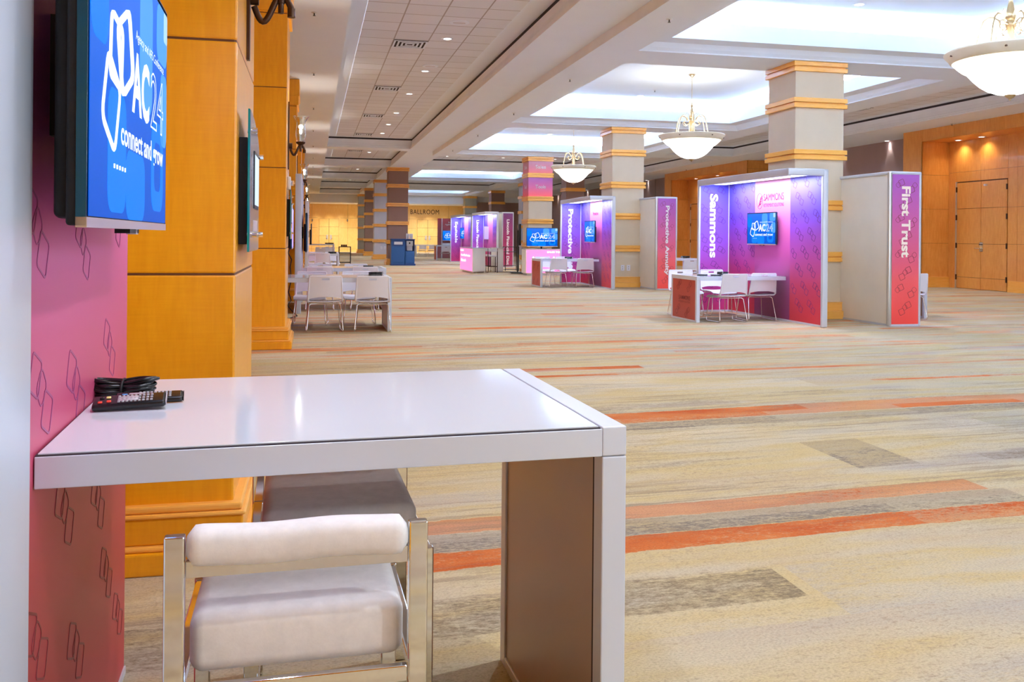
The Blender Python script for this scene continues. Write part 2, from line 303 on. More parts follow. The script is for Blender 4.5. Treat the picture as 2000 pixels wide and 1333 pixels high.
# ---------------------------------------------------------------- mesh building
class MB:
    def __init__(s): s.v = []; s.f = []; s.mi = []; s.sm = []; s.mats = []
    def m(s, k):
        if k not in s.mats: s.mats.append(k)
        return s.mats.index(k)
    def add(s, vs, fs, k, smooth=False):
        o = len(s.v); s.v += [tuple(p) for p in vs]; i = s.m(k)
        for f in fs: s.f.append([o + a for a in f]); s.mi.append(i); s.sm.append(smooth)
    def box(s, x0, x1, y0, y1, z0, z1, k='ceil'):
        s.add([(x0, y0, z0), (x1, y0, z0), (x1, y1, z0), (x0, y1, z0), (x0, y0, z1), (x1, y0, z1), (x1, y1, z1), (x0, y1, z1)],
              [(0, 3, 2, 1), (4, 5, 6, 7), (0, 1, 5, 4), (1, 2, 6, 5), (2, 3, 7, 6), (3, 0, 4, 7)], k)
        return s
    def prism(s, pts, z0, z1, k):
        n = len(pts); vs = [(x, y, z0) for x, y in pts] + [(x, y, z1) for x, y in pts]
        s.add(vs, [tuple(range(n))[::-1], tuple(range(n, 2 * n))] + [(i, (i + 1) % n, n + (i + 1) % n, n + i) for i in range(n)], k); return s
    def extr(s, o, U, V, N, pts, d, k):
        """polygon in the frame (U,V) pushed d along N"""
        o, U, V, N = map(Vector, (o, U, V, N)); n = len(pts)
        a = [o + U * p[0] + V * p[1] for p in pts]; b = [q + N * d for q in a]
        s.add(a + b, [tuple(range(n))[::-1], tuple(range(n, 2 * n))] + [(i, (i + 1) % n, n + (i + 1) % n, n + i) for i in range(n)], k); return s
    def ring(s, o, U, V, N, outer, inner, d, k):
        o, U, V, N = map(Vector, (o, U, V, N)); n = len(outer)
        a = [o + U * p[0] + V * p[1] + N * d for p in outer]; b = [o + U * p[0] + V * p[1] + N * d for p in inner]
        a2 = [q - N * d for q in a]; b2 = [q - N * d for q in b]
        s.add(a + b + a2 + b2, [(i, (i + 1) % n, n + (i + 1) % n, n + i) for i in range(n)] + [(i, 2 * n + i, 2 * n + (i + 1) % n, (i + 1) % n) for i in range(n)]
              + [(n + i, n + (i + 1) % n, 3 * n + (i + 1) % n, 3 * n + i) for i in range(n)], k); return s
    def tube(s, pts, r, k, n=8, closed=False, flat=None):
        pts = [Vector(p) for p in pts]; m_ = len(pts); rs = r if isinstance(r, (list, tuple)) else [r] * m_
        vs = []; up = Vector((0, 0, 1)); prev = None
        for i, p in enumerate(pts):
            if closed: d = pts[(i + 1) % m_] - pts[i - 1]
            else: d = pts[min(i + 1, m_ - 1)] - pts[max(i - 1, 0)]
            d.normalize()
            if prev is None:
                a = d.cross(up)
                if a.length < 1e-3: a = d.cross(Vector((1, 0, 0)))
            else: a = prev - d * prev.dot(d)
            a.normalize(); prev = a; b = d.cross(a)
            for j in range(n):
                t_ = 2 * math.pi * j / n; vs.append(p + a * (math.cos(t_) * rs[i]) + b * (math.sin(t_) * rs[i] * (flat or 1)))
        fs = []
        for i in range(m_ if closed else m_ - 1):
            for j in range(n):
                i2 = (i + 1) % m_; fs.append((i * n + j, i * n + (j + 1) % n, i2 * n + (j + 1) % n, i2 * n + j))
        if not closed: fs += [tuple(range(n))[::-1], tuple((m_ - 1) * n + j for j in range(n))]
        s.add(vs, fs, k, True); return s
    def lathe(s, prof, k, n=32, c=(0, 0, 0), a0=0, wave=None):
        vs = []; m_ = len(prof)
        for i in range(n):
            t_ = a0 + 2 * math.pi * i / n
            for (r, z) in prof:
                rr = r * (1 + (wave(t_, z) if wave else 0)); vs.append((c[0] + rr * math.cos(t_), c[1] + rr * math.sin(t_), c[2] + z))
        fs = [(i * m_ + j, ((i + 1) % n) * m_ + j, ((i + 1) % n) * m_ + j + 1, i * m_ + j + 1) for i in range(n) for j in range(m_ - 1)]
        s.add(vs, fs, k, True); return s
    def rbox(s, x0, x1, y0, y1, z0, z1, k, r=.02, n=4):
        """box rounded on all edges (superellipsoid-like grid)"""
        N = 4 * (n + 1); rings = []
        cx, cy, cz = (x0 + x1) / 2, (y0 + y1) / 2, (z0 + z1) / 2; hx, hy, hz = (x1 - x0) / 2, (y1 - y0) / 2, (z1 - z0) / 2
        r = min(r, hx, hy, hz); vs = []
        lv = [(-hz + r - r * math.cos(R(90 * i / n)), r - r * math.sin(R(90 * (i) / n))) for i in range(n + 1)]
        levels = [(-hz + r * (1 - math.sin(R(90 * i / n))), r * (1 - math.cos(R(90 * i / n)))) for i in range(n, -1, -1)]
        levels = levels + [(-z, ins) for z, ins in reversed(levels)]
        for (z, ins) in levels:
            for q in range(4):
                sx = (1, -1, -1, 1)[q]; sy = (1, 1, -1, -1)[q]
                for i in range(n + 1):
                    t_ = R(90 * q + 90 * i / n)
                    rr = max(r - ins, 0)
                    vs.append((cx + sx * (hx - r) + rr * math.cos(t_), cy + sy * (hy - r) + rr * math.sin(t_), cz + z))
        L = len(levels); fs = [(a * N + j, a * N + (j + 1) % N, (a + 1) * N + (j + 1) % N, (a + 1) * N + j) for a in range(L - 1) for j in range(N)]
        fs += [tuple(range(N))[::-1], tuple((L - 1) * N + j for j in range(N))]
        s.add(vs, fs, k, True); return s
    def mesh(s, name):
        me = bpy.data.meshes.new(name); me.from_pydata(s.v, [], s.f); me.update()
        for k in s.mats: me.materials.append(M[k])
        me.polygons.foreach_set('material_index', s.mi); me.polygons.foreach_set('use_smooth', s.sm)
        return me
def obj(name, mb, parent=None, loc=(0, 0, 0), rz=0.0, bevel=0.0, seg=2, label=None):
    o = bpy.data.objects.new(name, mb.mesh(name) if isinstance(mb, MB) else mb); link(o)
    o.location = loc; o.rotation_euler = (0, 0, rz)
    if parent: o.parent = parent
    if bevel:
        b = o.modifiers.new('bevel', 'BEVEL'); b.width = bevel; b.segments = seg; b.limit_method = 'ANGLE'
    if any(p.use_smooth for p in o.data.polygons):
        try: o.data.set_sharp_from_angle(angle=R(50))
        except Exception: pass
    if label: o['label'] = label
    return o
def tag(o, label, cat, group=None):
    o['label'] = label; o['category'] = cat
    if group: o['group'] = group
    return o
def thing(name, label, cat, loc=(0, 0, 0), rz=0.0, group=None):
    o = link(bpy.data.objects.new(name, None)); o.location = loc; o.rotation_euler = (0, 0, rz); o.empty_display_size = .1
    return tag(o, label, cat, group)
def struct(name, mb, **kw):
    o = obj(name, mb, **kw); o['kind'] = 'structure'; return o
def dup(root, loc, rz=0.0, label=None, group=None, scale=None):
    r = root.copy(); link(r); r.location = loc; r.rotation_euler = (0, 0, rz)
    if scale: r.scale = scale
    if label: r['label'] = label
    if group: r['group'] = group
    for ch in [c for c in root.children]:
        c = ch.copy(); link(c); c.parent = r
        for g in [q for q in ch.children]:
            d = g.copy(); link(d); d.parent = c
    return r
_tx = {}
def text_mesh(body, width, height, bold=0.0, outline=0.0, key='ink', spacing=1.0, shear=0.0):
    cu = bpy.data.curves.new('lettering', 'FONT'); cu.body = body; cu.size = 1; cu.offset = bold; cu.space_character = spacing; cu.shear = shear
    cu.space_line = .95
    if outline: cu.fill_mode = 'NONE'; cu.bevel_depth = outline; cu.bevel_resolution = 0
    cu.resolution_u = 3
    o = bpy.data.objects.new('tmp', cu); link(o); bpy.context.view_layer.update()
    dg = bpy.context.evaluated_depsgraph_get(); me = bpy.data.meshes.new_from_object(o.evaluated_get(dg))
    bpy.data.objects.remove(o); bpy.data.curves.remove(cu)
    xs = [v.co.x for v in me.vertices]; ys = [v.co.y for v in me.vertices]
    x0, x1, y0, y1 = min(xs), max(xs), min(ys), max(ys)
    for v in me.vertices:
        v.co.x = (v.co.x - x0) / (x1 - x0) * width; v.co.y = (v.co.y - y0) / (y1 - y0) * height
        if not outline: v.co.z = 0
        else: v.co.z *= .02
    me.materials.clear(); me.materials.append(M[key]); me.name = 'lettering'
    return me
def put(o, org, U, V):
    U, V = Vector(U), Vector(V); N = U.cross(V)
    o.matrix_local = Matrix(((U.x, V.x, N.x, org[0]), (U.y, V.y, N.y, org[1]), (U.z, V.z, N.z, org[2]), (0, 0, 0, 1)))
    return o
def lettering(parent, body, org, U, V, width, height, name='lettering', **kw):
    o = link(bpy.data.objects.new(name, text_mesh(body, width, height, **kw))); o.parent = parent
    return put(o, org, U, V)
def rsq(cx, cy, s_, ang, r=.22, n=3):
    """rounded square outline points"""
    pts = []; h = s_ / 2; rr = s_ * r
    for q in range(4):
        sx = (1, -1, -1, 1)[q]; sy = (1, 1, -1, -1)[q]
        for i in range(n + 1):
            a = R(90 * q + 90 * i / n); pts.append((sx * (h - rr) + rr * math.cos(a), sy * (h - rr) + rr * math.sin(a)))
    c, s2 = math.cos(ang), math.sin(ang)
    return [(cx + x * c - y * s2, cy + x * s2 + y * c) for x, y in pts]
def motif(mb, o, U, V, N, cx, cy, size, key, d=.0015, lw=.07, box=None):
    """the linked rounded squares of the printed pattern"""
    for (dx, dy, a) in ((-.36, -.34, .42), (.36, .34, .42)):
        s_ = size * .62
        if box and not all(box[0] < p[0] < box[1] and box[2] < p[1] < box[3] for p in rsq(cx + dx * size, cy + dy * size, s_, a, .16)): continue
        mb.ring(o, U, V, N, rsq(cx + dx * size, cy + dy * size, s_, a, .16), rsq(cx + dx * size, cy + dy * size, s_ * (1 - 2 * lw), a, .13), d, key)
    s_ = size * .5   # the middle square
    if box and not all(box[0] < p[0] < box[1] and box[2] < p[1] < box[3] for p in rsq(cx, cy + .1 * size, s_, .8, .3)): return
    mb.ring(o, U, V, N, rsq(cx, cy + .1 * size, s_, .8, .3), rsq(cx, cy + .1 * size, s_ * (1 - 2 * lw), .8, .26), d, key)
def inclip(x, y, s_, w_, h_): return s_ * .8 < x < w_ - s_ * .8 and s_ * .8 < y < h_ - s_ * .8
def pattern(mb, o, U, V, N, w_, h_, key, size=.17, sx=.36, sy=.42, u0=0, v0=0):
    j = 0; y = sy * .45
    while y < h_:
        x = sx * (.35 if j % 2 else .8)
        while x < w_ + sx:
            motif(mb, o, U, V, N, u0 + x, v0 + y, size, key, box=(u0, u0 + w_, v0, v0 + h_))
            x += sx
        y += sy * .5; j += 1

# ---------------------------------------------------------------- the setting
X0, X1, Y0, Y1 = -1.05, 17.05, -6.0, 70.0
b = MB(); b.box(X0 - .2, X1 + .2, Y0, Y1 + .2, -.12, 0, 'carpet'); struct('floor', b)

def slab(mb, x0, x1, y0, y1, z, holes, k='ceil'):
    xs = sorted({x0, x1, *[a for h in holes for a in h[:2]]}); ys = sorted({y0, y1, *[a for h in holes for a in h[2:4]]})
    xs = [x for x in xs if x0 <= x <= x1]; ys = [y for y in ys if y0 <= y <= y1]
    for i in range(len(xs) - 1):
        for j in range(len(ys) - 1):
            cx, cy = (xs[i] + xs[i + 1]) / 2, (ys[j] + ys[j + 1]) / 2
            if any(h[0] < cx < h[1] and h[2] < cy < h[3] for h in holes): continue
            mb.add([(xs[i], ys[j], z), (xs[i], ys[j + 1], z), (xs[i + 1], ys[j + 1], z), (xs[i + 1], ys[j], z)], [(0, 1, 2, 3)], k)
def sweep(mb, x0, x1, y0, y1, prof):
    """prof: (outward offset, z, material of the strip up to the next one)"""
    for (a, za, k), (c, zc, _) in zip(prof[:-1], prof[1:]):
        A = [(x0 - a, y0 - a, za), (x1 + a, y0 - a, za), (x1 + a, y1 + a, za), (x0 - a, y1 + a, za)]
        C = [(x0 - c, y0 - c, zc), (x1 + c, y0 - c, zc), (x1 + c, y1 + c, zc), (x0 - c, y1 + c, zc)]
        for i in range(4): j = (i + 1) % 4; mb.add([A[i], A[j], C[j], C[i]], [(0, 1, 2, 3)], k)
TRAYS = [(.46, 3.28, -4.5, 31.05), (.46, 3.28, 31.85, 39.4), (.46, 3.28, 40.4, 48.2), (.46, 3.28, 49.0, 56.8), (.46, 3.28, 57.6, 65.5),
         (4.6, 11.1, 32.9, 38.9), (4.6, 11.1, 49.6, 57.0),
         (12.35, 15.0, -4.5, 30.3), (12.35, 15.0, 31.5, 39.2), (12.35, 15.0, 40.4, 56.5)]
LOW = (4.15, 11.6, Y0, 31.72)
c = MB(); cl = MB()
slab(c, X0 - .2, X1 + .2, Y0, Y1 + .2, ZH, TRAYS + [LOW] + [q[:4] for q in COFFERS if q[4] == ZH])
slab(cl, LOW[0], LOW[1], LOW[2], LOW[3], ZL, [q[:4] for q in COFFERS if q[4] == ZL])
for (x0, x1, y0, y1) in (LOW,):
    for xx in (x0, x1): cl.add([(xx, y0, ZL), (xx, y1, ZL), (xx, y1, ZH), (xx, y0, ZH)], [(0, 1, 2, 3)], 'trimw')
    cl.add([(x0, y1, ZL), (x1, y1, ZL), (x1, y1, ZH), (x0, y1, ZH)], [(0, 1, 2, 3)], 'trimw')
for (x0, x1, y0, y1, z) in COFFERS:
    cc = cl if z == ZL else c
    sweep(cc, x0, x1, y0, y1, [(0, z, 'ceil'), (0, z + .02, 'ceil'), (-.05, z + .06, 'ceil'), (-.10, z + .13, 'ceil'), (-.38, z + .14, 'ceil'), (-.38, z + .40, 'ceil'),
                              (-.34, z + .40, 'ceil'), (-.34, z + .20, 'ceil'), (.03, z + .20, 'ceil'), (.03, z + .67, 'ceil')])
    cc.add([(x0 - .03, y0 - .03, z + .67), (x0 - .03, y1 + .03, z + .67), (x1 + .03, y1 + .03, z + .67), (x1 + .03, y0 - .03, z + .67)], [(0, 1, 2, 3)], 'ceil')
ZT = 4.64
for (x0, x1, y0, y1) in TRAYS:
    sweep(c, x0, x1, y0, y1, [(0, ZH, 'trimw'), (0, 4.32, 'trimw'), (.02, 4.33, 'trimw'), (.02, 4.37, 'trimw'), (.035, 4.38, 'trimw'), (.06, 4.47, 'trimw'), (.06, 4.585, 'dark'), (.06, ZT, 'dark')])
    bx = .29 if x1 - x0 < 4 else .2
    fx0, fx1 = x0 + bx, x1 - bx + (.06 if x1 - x0 < 2.7 else 0)
    slab(c, x0 - .06, x1 + .06, y0 - .06, y1 + .06, ZT, [(fx0, fx1, y0 + .25, y1 - .25)], 'ceil')
    slab(c, fx0, fx1, y0 + .25, y1 - .25, ZT - .004, [], 'tile')
struct('ceiling', c); struct('trim_3', cl); c = MB()
# bulkhead before the ballroom doors
c.box(X0, 12.2, 66.8, 67.0, 3.68, ZH, 'ceil'); c.box(X0, 12.2, 67.0, Y1, 3.66, 3.68, 'ceil')
c.box(12.2, X1, 67.6, 67.8, 3.9, ZH, 'ceil')
struct('trim_4', c)

# wood panelling with open joints
def panels(mb, o, U, N, us, zs, k='wood', d=.02, gap=.006):
    """boards between the joint positions us (along U) and zs, standing d off a dark backing"""
    U, N, Z = Vector(U), Vector(N), Vector((0, 0, 1)); o = Vector(o)
    mb.extr(o + N * .0, U, Z, N, [(us[0], zs[0]), (us[-1], zs[0]), (us[-1], zs[-1]), (us[0], zs[-1])], d * .5, 'woodd')
    for i in range(len(us) - 1):
        for j in range(len(zs) - 1):
            g0 = gap / 2 if i else 0; g1 = gap / 2 if i < len(us) - 2 else 0; h0 = gap / 2 if j else 0; h1 = gap / 2 if j < len(zs) - 2 else 0
            mb.extr(o, U, Z, N, [(us[i] + g0, zs[j] + h0), (us[i + 1] - g1, zs[j] + h0), (us[i + 1] - g1, zs[j + 1] - h1), (us[i] + g0, zs[j + 1] - h1)], d, k)
ZS = [0, .28, 1.2, 2.13, 3.06, 4.28]
b = MB(); b.box(X0 - .2, X0, Y0, Y1, 0, ZH, 'wood')
panels(b, (X0, Y0, 0), (0, 1, 0), (1, 0, 0), [i * 1.9 for i in range(41)], [0, .24, 1.125, 2.03, 2.93, 4.28], 'wood')
struct('wall_left', b)
b = MB(); b.box(X1, X1 + .2, Y0, Y1, 0, ZH, 'taupe')
for i in range(12): b.box(X1 - .01, X1, 34 + i * 3, 34.02 + i * 3, .2, ZH, 'dark')
struct('wall_right', b)
b = MB(); b.box(X1 - .03, X1, Y0, 14.0, 0, .2, 'woodp'); b.box(X1 - .03, X1, 22.3, 31.4, 0, .2, 'woodp'); b.box(X1 - .03, X1, 39.7, Y1, 0, .2, 'woodp')
struct('baseboard_right', b)
b = MB(); b.box(X0, X1, Y1 + .02, Y1 + .2, 0, ZH, 'taupe')
panels(b, (X0, Y1, 0), (1, 0, 0), (0, -1, 0), [0, 1.0, 3.7, 5.3, 6.9, 8.4, 11.5, 13.25], [0, .22, 1.85, 2.6, 3.66], 'woodfar', .03, .012)
struct('wall_back', b)

b = MB(); b.box(X0, 3.4, Y0 - .2, Y0 - .02, 0, ZH, 'wood')
panels(b, (X0, Y0 - .02, 0), (1, 0, 0), (0, 1, 0), [0, 1.1, 2.2, 3.3, 4.45], [0, .24, 1.125, 2.03, 2.93, 4.28], 'wood')
struct('wall_front', b)
# door sets at the back (two pairs of leaves)
def back_door(n, xa, xb):
    b = MB()
    xm = (xa + xb) / 2
    b.box(xa - .12, xb + .12, Y1 - .06, Y1 - .02, 0, 2.66, 'woodfar')
    b.box(xa, xb, Y1 - .075, Y1 - .06, 0, 2.54, 'woodd')
    for (p, q) in ((xa + .01, xm - .012), (xm + .012, xb - .01)):
        for (z0, z1) in ((.01, .3), (.315, 1.22), (1.235, 1.9), (1.915, 2.53)): b.box(p, q, Y1 - .10, Y1 - .06, z0, z1, 'woodfar')
    d = struct(f'door_{n}', b)
    for s_ in (-.14, .14):
        h = MB(); h.box(xm + s_ - .06, xm + s_ + .06, Y1 - .12, Y1 - .10, .95, 1.3, 'steel'); h.tube([(xm + s_, Y1 - .15, 1.05), (xm + s_ * 2, Y1 - .15, 1.05)], .015, 'chrome')
        obj('handle', h, d)
back_door(1, .5, 1.98); back_door(2, 8.0, 9.62)

# wooden portals round the doors of the right wall
XP = 16.15
def portal(n, ya, yb):
    b = MB(); pil = .8; y2, y1 = yb - pil, ya + pil
    zt = 3.96
    b.box(XP + .03, X1, y2 + .03, yb - .03, 0, ZH, 'woodp'); b.box(XP + .03, X1, ya + .03, y1 - .03, 0, ZH, 'woodp'); b.box(XP + .03, X1, ya + .03, yb - .03, zt + .03, ZH, 'woodp')
    panels(b, (XP + .03, yb, 0), (0, -1, 0), (-1, 0, 0), [0, pil], [0, .28, 1.2, 2.13, 3.06, zt], 'woodp')
    panels(b, (XP + .03, y1, 0), (0, -1, 0), (-1, 0, 0), [0, pil], [0, .28, 1.2, 2.13, 3.06, zt], 'woodp')
    L = yb - ya; panels(b, (XP + .03, yb, 0), (0, -1, 0), (-1, 0, 0), [0, .8] + [.8 + (L - .8) / 6 * i for i in range(1, 7)], [zt, ZH], 'woodp')
    panels(b, (XP + .01, y2 + .03, 0), (1, 0, 0), (0, -1, 0), [0, X1 - XP - .01], [0, .28, 1.2, 2.13, 3.06, zt], 'woodp')
    panels(b, (XP + .01, ya + .03, 0), (1, 0, 0), (0, -1, 0), [0, X1 - XP - .01], [0, .28, 1.2, 2.13, 3.06, zt, ZH], 'woodp')
    b.box(XP + .02, X1, y1, y2, zt, zt + .03, 'woodp')
    us = [0, .3, 1.2, 2.14, 2.45, 3.3, 4.15, (y2 - y1) - 2.14, (y2 - y1) - 1.2, (y2 - y1) - .3, y2 - y1]
    us = sorted(set(u for u in us if 0 <= u <= y2 - y1))
    panels(b, (X1, y2, 0), (0, -1, 0), (-1, 0, 0), us, [2.86, 3.12, zt], 'woodp', .05)
    panels(b, (X1, y2, 0), (0, -1, 0), (-1, 0, 0), [0, .3], [0, 2.86], 'woodp', .05)
    panels(b, (X1, y2, 0), (0, -1, 0), (-1, 0, 0), [2.14, 2.45, 3.05, (y2 - y1) - 2.14], [0, .28, 1.2, 2.13, 2.86], 'woodp', .05)
    panels(b, (X1, y2, 0), (0, -1, 0), (-1, 0, 0), [(y2 - y1) - .3, (y2 - y1)], [0, 2.86], 'woodp', .05)
    # plinths
    for (z0, z1, e) in ((0, .12, .05), (.12, .26, .03), (.26, .285, .045)):
        b.box(XP - e + .01, XP + .02, y2 - e, yb + e, z0, z1, 'woodh'); b.box(XP - e + .01, XP + .02, ya - e, y1 + e, z0, z1, 'woodh')
        b.box(XP + .02, X1 - .05, y2 - e, y2 + .02, z0, z1, 'woodh'); b.box(XP + .02, X1 - .05, ya - e, ya + .02, z0, z1, 'woodh')
        b.box(X1 - .05 - e, X1 - .04, y2 - 3.05, y2 - 2.2, z0, z1, 'woodh')
    struct(f'trim_{n}', b)
    return y2, y1
def side_door(n, ytop):
    """double door on the right wall, first leaf's hinge at ytop, running towards the camera"""
    yb_, ya_ = ytop, ytop - 1.82; ym = (ya_ + yb_) / 2
    b = MB(); b.box(X1 - .02, X1 + .01, ya_, yb_, 0, 2.86, 'woodd')
    b.box(X1 - .06, X1 - .015, yb_ - .012, yb_ + .03, 0, 2.86, 'alug')
    for (p, q) in ((ya_ + .012, ym - .006), (ym + .006, yb_ - .014)):
        for (z0, z1) in ((.01, .30), (.31, 1.19), (1.2, 2.13), (2.14, 2.83)): b.box(X1 - .045, X1 - .01, p, q, z0, z1, 'woodp')
    d = struct(f'door_{n}', b)
    h = MB(); h.box(X1 - .06, X1 - .045, ym - .09, ym + .03, 1.0, 1.24, 'chrome'); h.tube([(X1 - .1, ym - .03, 1.08), (X1 - .1, ym + .16, 1.08)], .014, 'chrome'); h.tube([(X1 - .05, ym - .03, 1.08), (X1 - .1, ym - .03, 1.08)], .014, 'chrome')
    h.lathe([(0, -.01), (.03, -.01), (.03, .01), (0, .01)], 'black', 12, (X1 - .065, ym - .06, 1.18)); h.lathe([(0, -.01), (.03, -.01), (.03, .01), (0, .01)], 'black', 12, (X1 - .065, ym, 1.18))
    obj('handle', h, d)
    for z in (.3, 1.15, 1.9, 2.65):
        for yy in (ya_ + .0, yb_ - .02):
            g = MB(); g.box(X1 - .065, X1 - .045, yy - .01, yy + .03, z - .07, z + .07, 'bronze'); obj('hinge', g, d)
    g = MB(); g.box(X1 - .11, X1 - .045, ym - .22, ym - .16, 2.70, 2.75, 'steel'); obj('door_closer', g, d)
y2, y1 = portal(1, 13.9, 22.15); side_door(3, y2 - .3); side_door(4, 16.6)
y2b, y1b = portal(2, 31.4, 39.6); side_door(5, y2b - .3); side_door(6, 34.3)

# ---------------------------------------------------------------- columns
W = .86
BZ = [3.47, 2.64, 1.83, 1.0]
def band_mb(zc, h=.16):
    b = MB(); e = .045
    for (z0, z1, ee) in ((zc - h / 2, zc - .012, e), (zc - .012, zc + .008, e * .45), (zc + .008, zc + h / 2, e)):
        b.box(-ee, W + ee, -ee, W + ee, z0, z1, 'woodh')
    return b
def column(x, y, ztop, key, label, wrap=False):
    t_ = thing('column', label, 'column', (x, y, 0), group='square columns with wooden bands')
    s_ = MB(); s_.box(0, W, 0, W, 0, ztop, key); obj('shaft', s_, t_)
    obj('cap', band_mb(ztop - .08), t_, bevel=.006)
    for z in BZ: obj('band', band_mb(z), t_, bevel=.006)
    s_ = MB(); s_.box(-.09, W + .09, -.09, W + .09, 0, .13, 'woodh'); s_.box(-.05, W + .05, -.05, W + .05, .13, .25, 'woodh'); s_.box(-.065, W + .065, -.065, W + .065, .25, .27, 'woodh')
    obj('base', s_, t_, bevel=.006)
    if wrap:
        for (z0, z1, k, txt) in ((3.55, 3.97, 'wrap2', 'Sales'), (2.72, 3.39, 'wrap', 'Tools')):
            g = MB(); g.box(-.012, W + .012, -.012, W + .012, 0, z1 - z0, k); go = obj('graphic_wrap', g, t_, loc=(0, 0, z0))
            zt_ = (z1 - z0) / 2 - .055
            lettering(go, txt, (W / 2 - .19, -.016, zt_), (1, 0, 0), (0, 0, 1), .38, .13, bold=.012)
            lettering(go, txt, (-.016, W / 2 + .19, zt_), (0, -1, 0), (0, 0, 1), .38, .13, bold=.012)
    return t_
for (x, y, zt_, k, lab, wr) in (
    (7.52, 13.0, ZL, 'cream', 'nearest beige square column, rising behind the large lit booth with the small wall screen', False),
    (7.52, 21.95, ZL, 'cream', 'beige column with two outlets, second nearest of its row, beside a blue violet booth', False),
    (7.47, 30.87, ZL, 'cream', 'beige column wrapped in pink signs reading Sales and Tools', True),
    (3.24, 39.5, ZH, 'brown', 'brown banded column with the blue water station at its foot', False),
    (3.24, 48.5, ZH, 'silver', 'pale silvery banded column between two brown ones on the left', False),
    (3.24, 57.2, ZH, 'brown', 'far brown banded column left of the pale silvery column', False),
    (3.24, 66.0, ZH, 'sage', 'grey green column standing against the far gold wall', False),
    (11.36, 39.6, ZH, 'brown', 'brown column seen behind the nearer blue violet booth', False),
    (11.36, 48.5, ZH, 'silver', 'pale column half hidden left of the Sales Tools column', False),
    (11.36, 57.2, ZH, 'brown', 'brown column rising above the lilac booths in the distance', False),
    (11.1, 66.0, ZH, 'sage', 'grey far column right of the BALLROOM lettering', False)):
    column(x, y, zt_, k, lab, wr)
def outlet(x, y, z, label):
    t_ = thing('wall_outlet', label, 'outlet', (x, y, z), group='white outlets on the columns')
    b = MB(); b.rbox(-.05, .05, -.008, 0, -.075, .075, 'plastic', .004); obj('cover_plate', b, t_)
    b = MB(); b.box(-.008, .008, -.0095, -.007, .018, .034, 'black'); obj('socket', b, t_); b = MB(); b.box(-.008, .008, -.0095, -.007, -.034, -.018, 'black'); obj('socket', b, t_)
outlet(7.82, 21.95, .50, 'left one of two white outlets low on the second beige column'); outlet(7.98, 21.95, .50, 'right one of two white outlets low on the second beige column')
outlet(3.62, 48.5, .62, 'left one of two white outlets on the pale silvery column'); outlet(3.80, 48.5, .62, 'right one of two white outlets on the pale silvery column')

# left pilasters
def pilaster(y, label, xf=-.29, L=1.0):
    t_ = thing('pilaster', label, 'pilaster', (X0 + .022, y, 0), group='wood panelled pilasters on the left')
    b = MB(); w_ = xf - X0 - .022
    zs = [.24, 1.125, 2.03, 2.93, 3.76, ZH - .004]
    b.box(.02, w_ - .004, .004, L - .004, 0, ZH - .01, 'woodd')
    for i in range(len(zs) - 1): b.box(.004, w_, 0, L, zs[i] + .003, zs[i + 1] - .003, 'wood')
    b.box(.004, w_, 0, L, 0, .24, 'wood'); obj('shaft', b, t_, bevel=.008)
    b = MB()
    for (z0, z1, e) in ((0, .085, .075), (.085, .105, .06), (.105, .205, .04), (.205, .222, .05), (.222, .250, .035)): b.box(.01, w_ + e, -e, L + e, z0, z1, 'woodh' if z1 - z0 < .03 else 'wood')
    obj('base', b, t_, bevel=.008)
    b = MB(); b.box(.01, w_ + .03, -.015, L + .02, 3.78, ZH - .004, 'wood'); b.box(.012, w_ + .045, -.025, L + .03, 3.95, ZH - .006, 'wood'); obj('capital', b, t_, bevel=.006)
pilaster(3.62, 'nearest wood panelled pilaster, behind the white table')
pilaster(10.35, 'second nearest orange wood pilaster with a fire strobe on its side')
pilaster(17.75, 'third wood pilaster, behind the white end post of a booth', -.312)
pilaster(24.95, 'fourth wood pilaster down the left wall, mostly hidden', -.31)
pilaster(32.2, 'fifth wood pilaster down the left wall, a thin orange strip', -.33)
pilaster(39.5, 'sixth wood pilaster down the left wall, far away', -.34); pilaster(47, 'seventh wood pilaster down the left wall, far away', -.36)

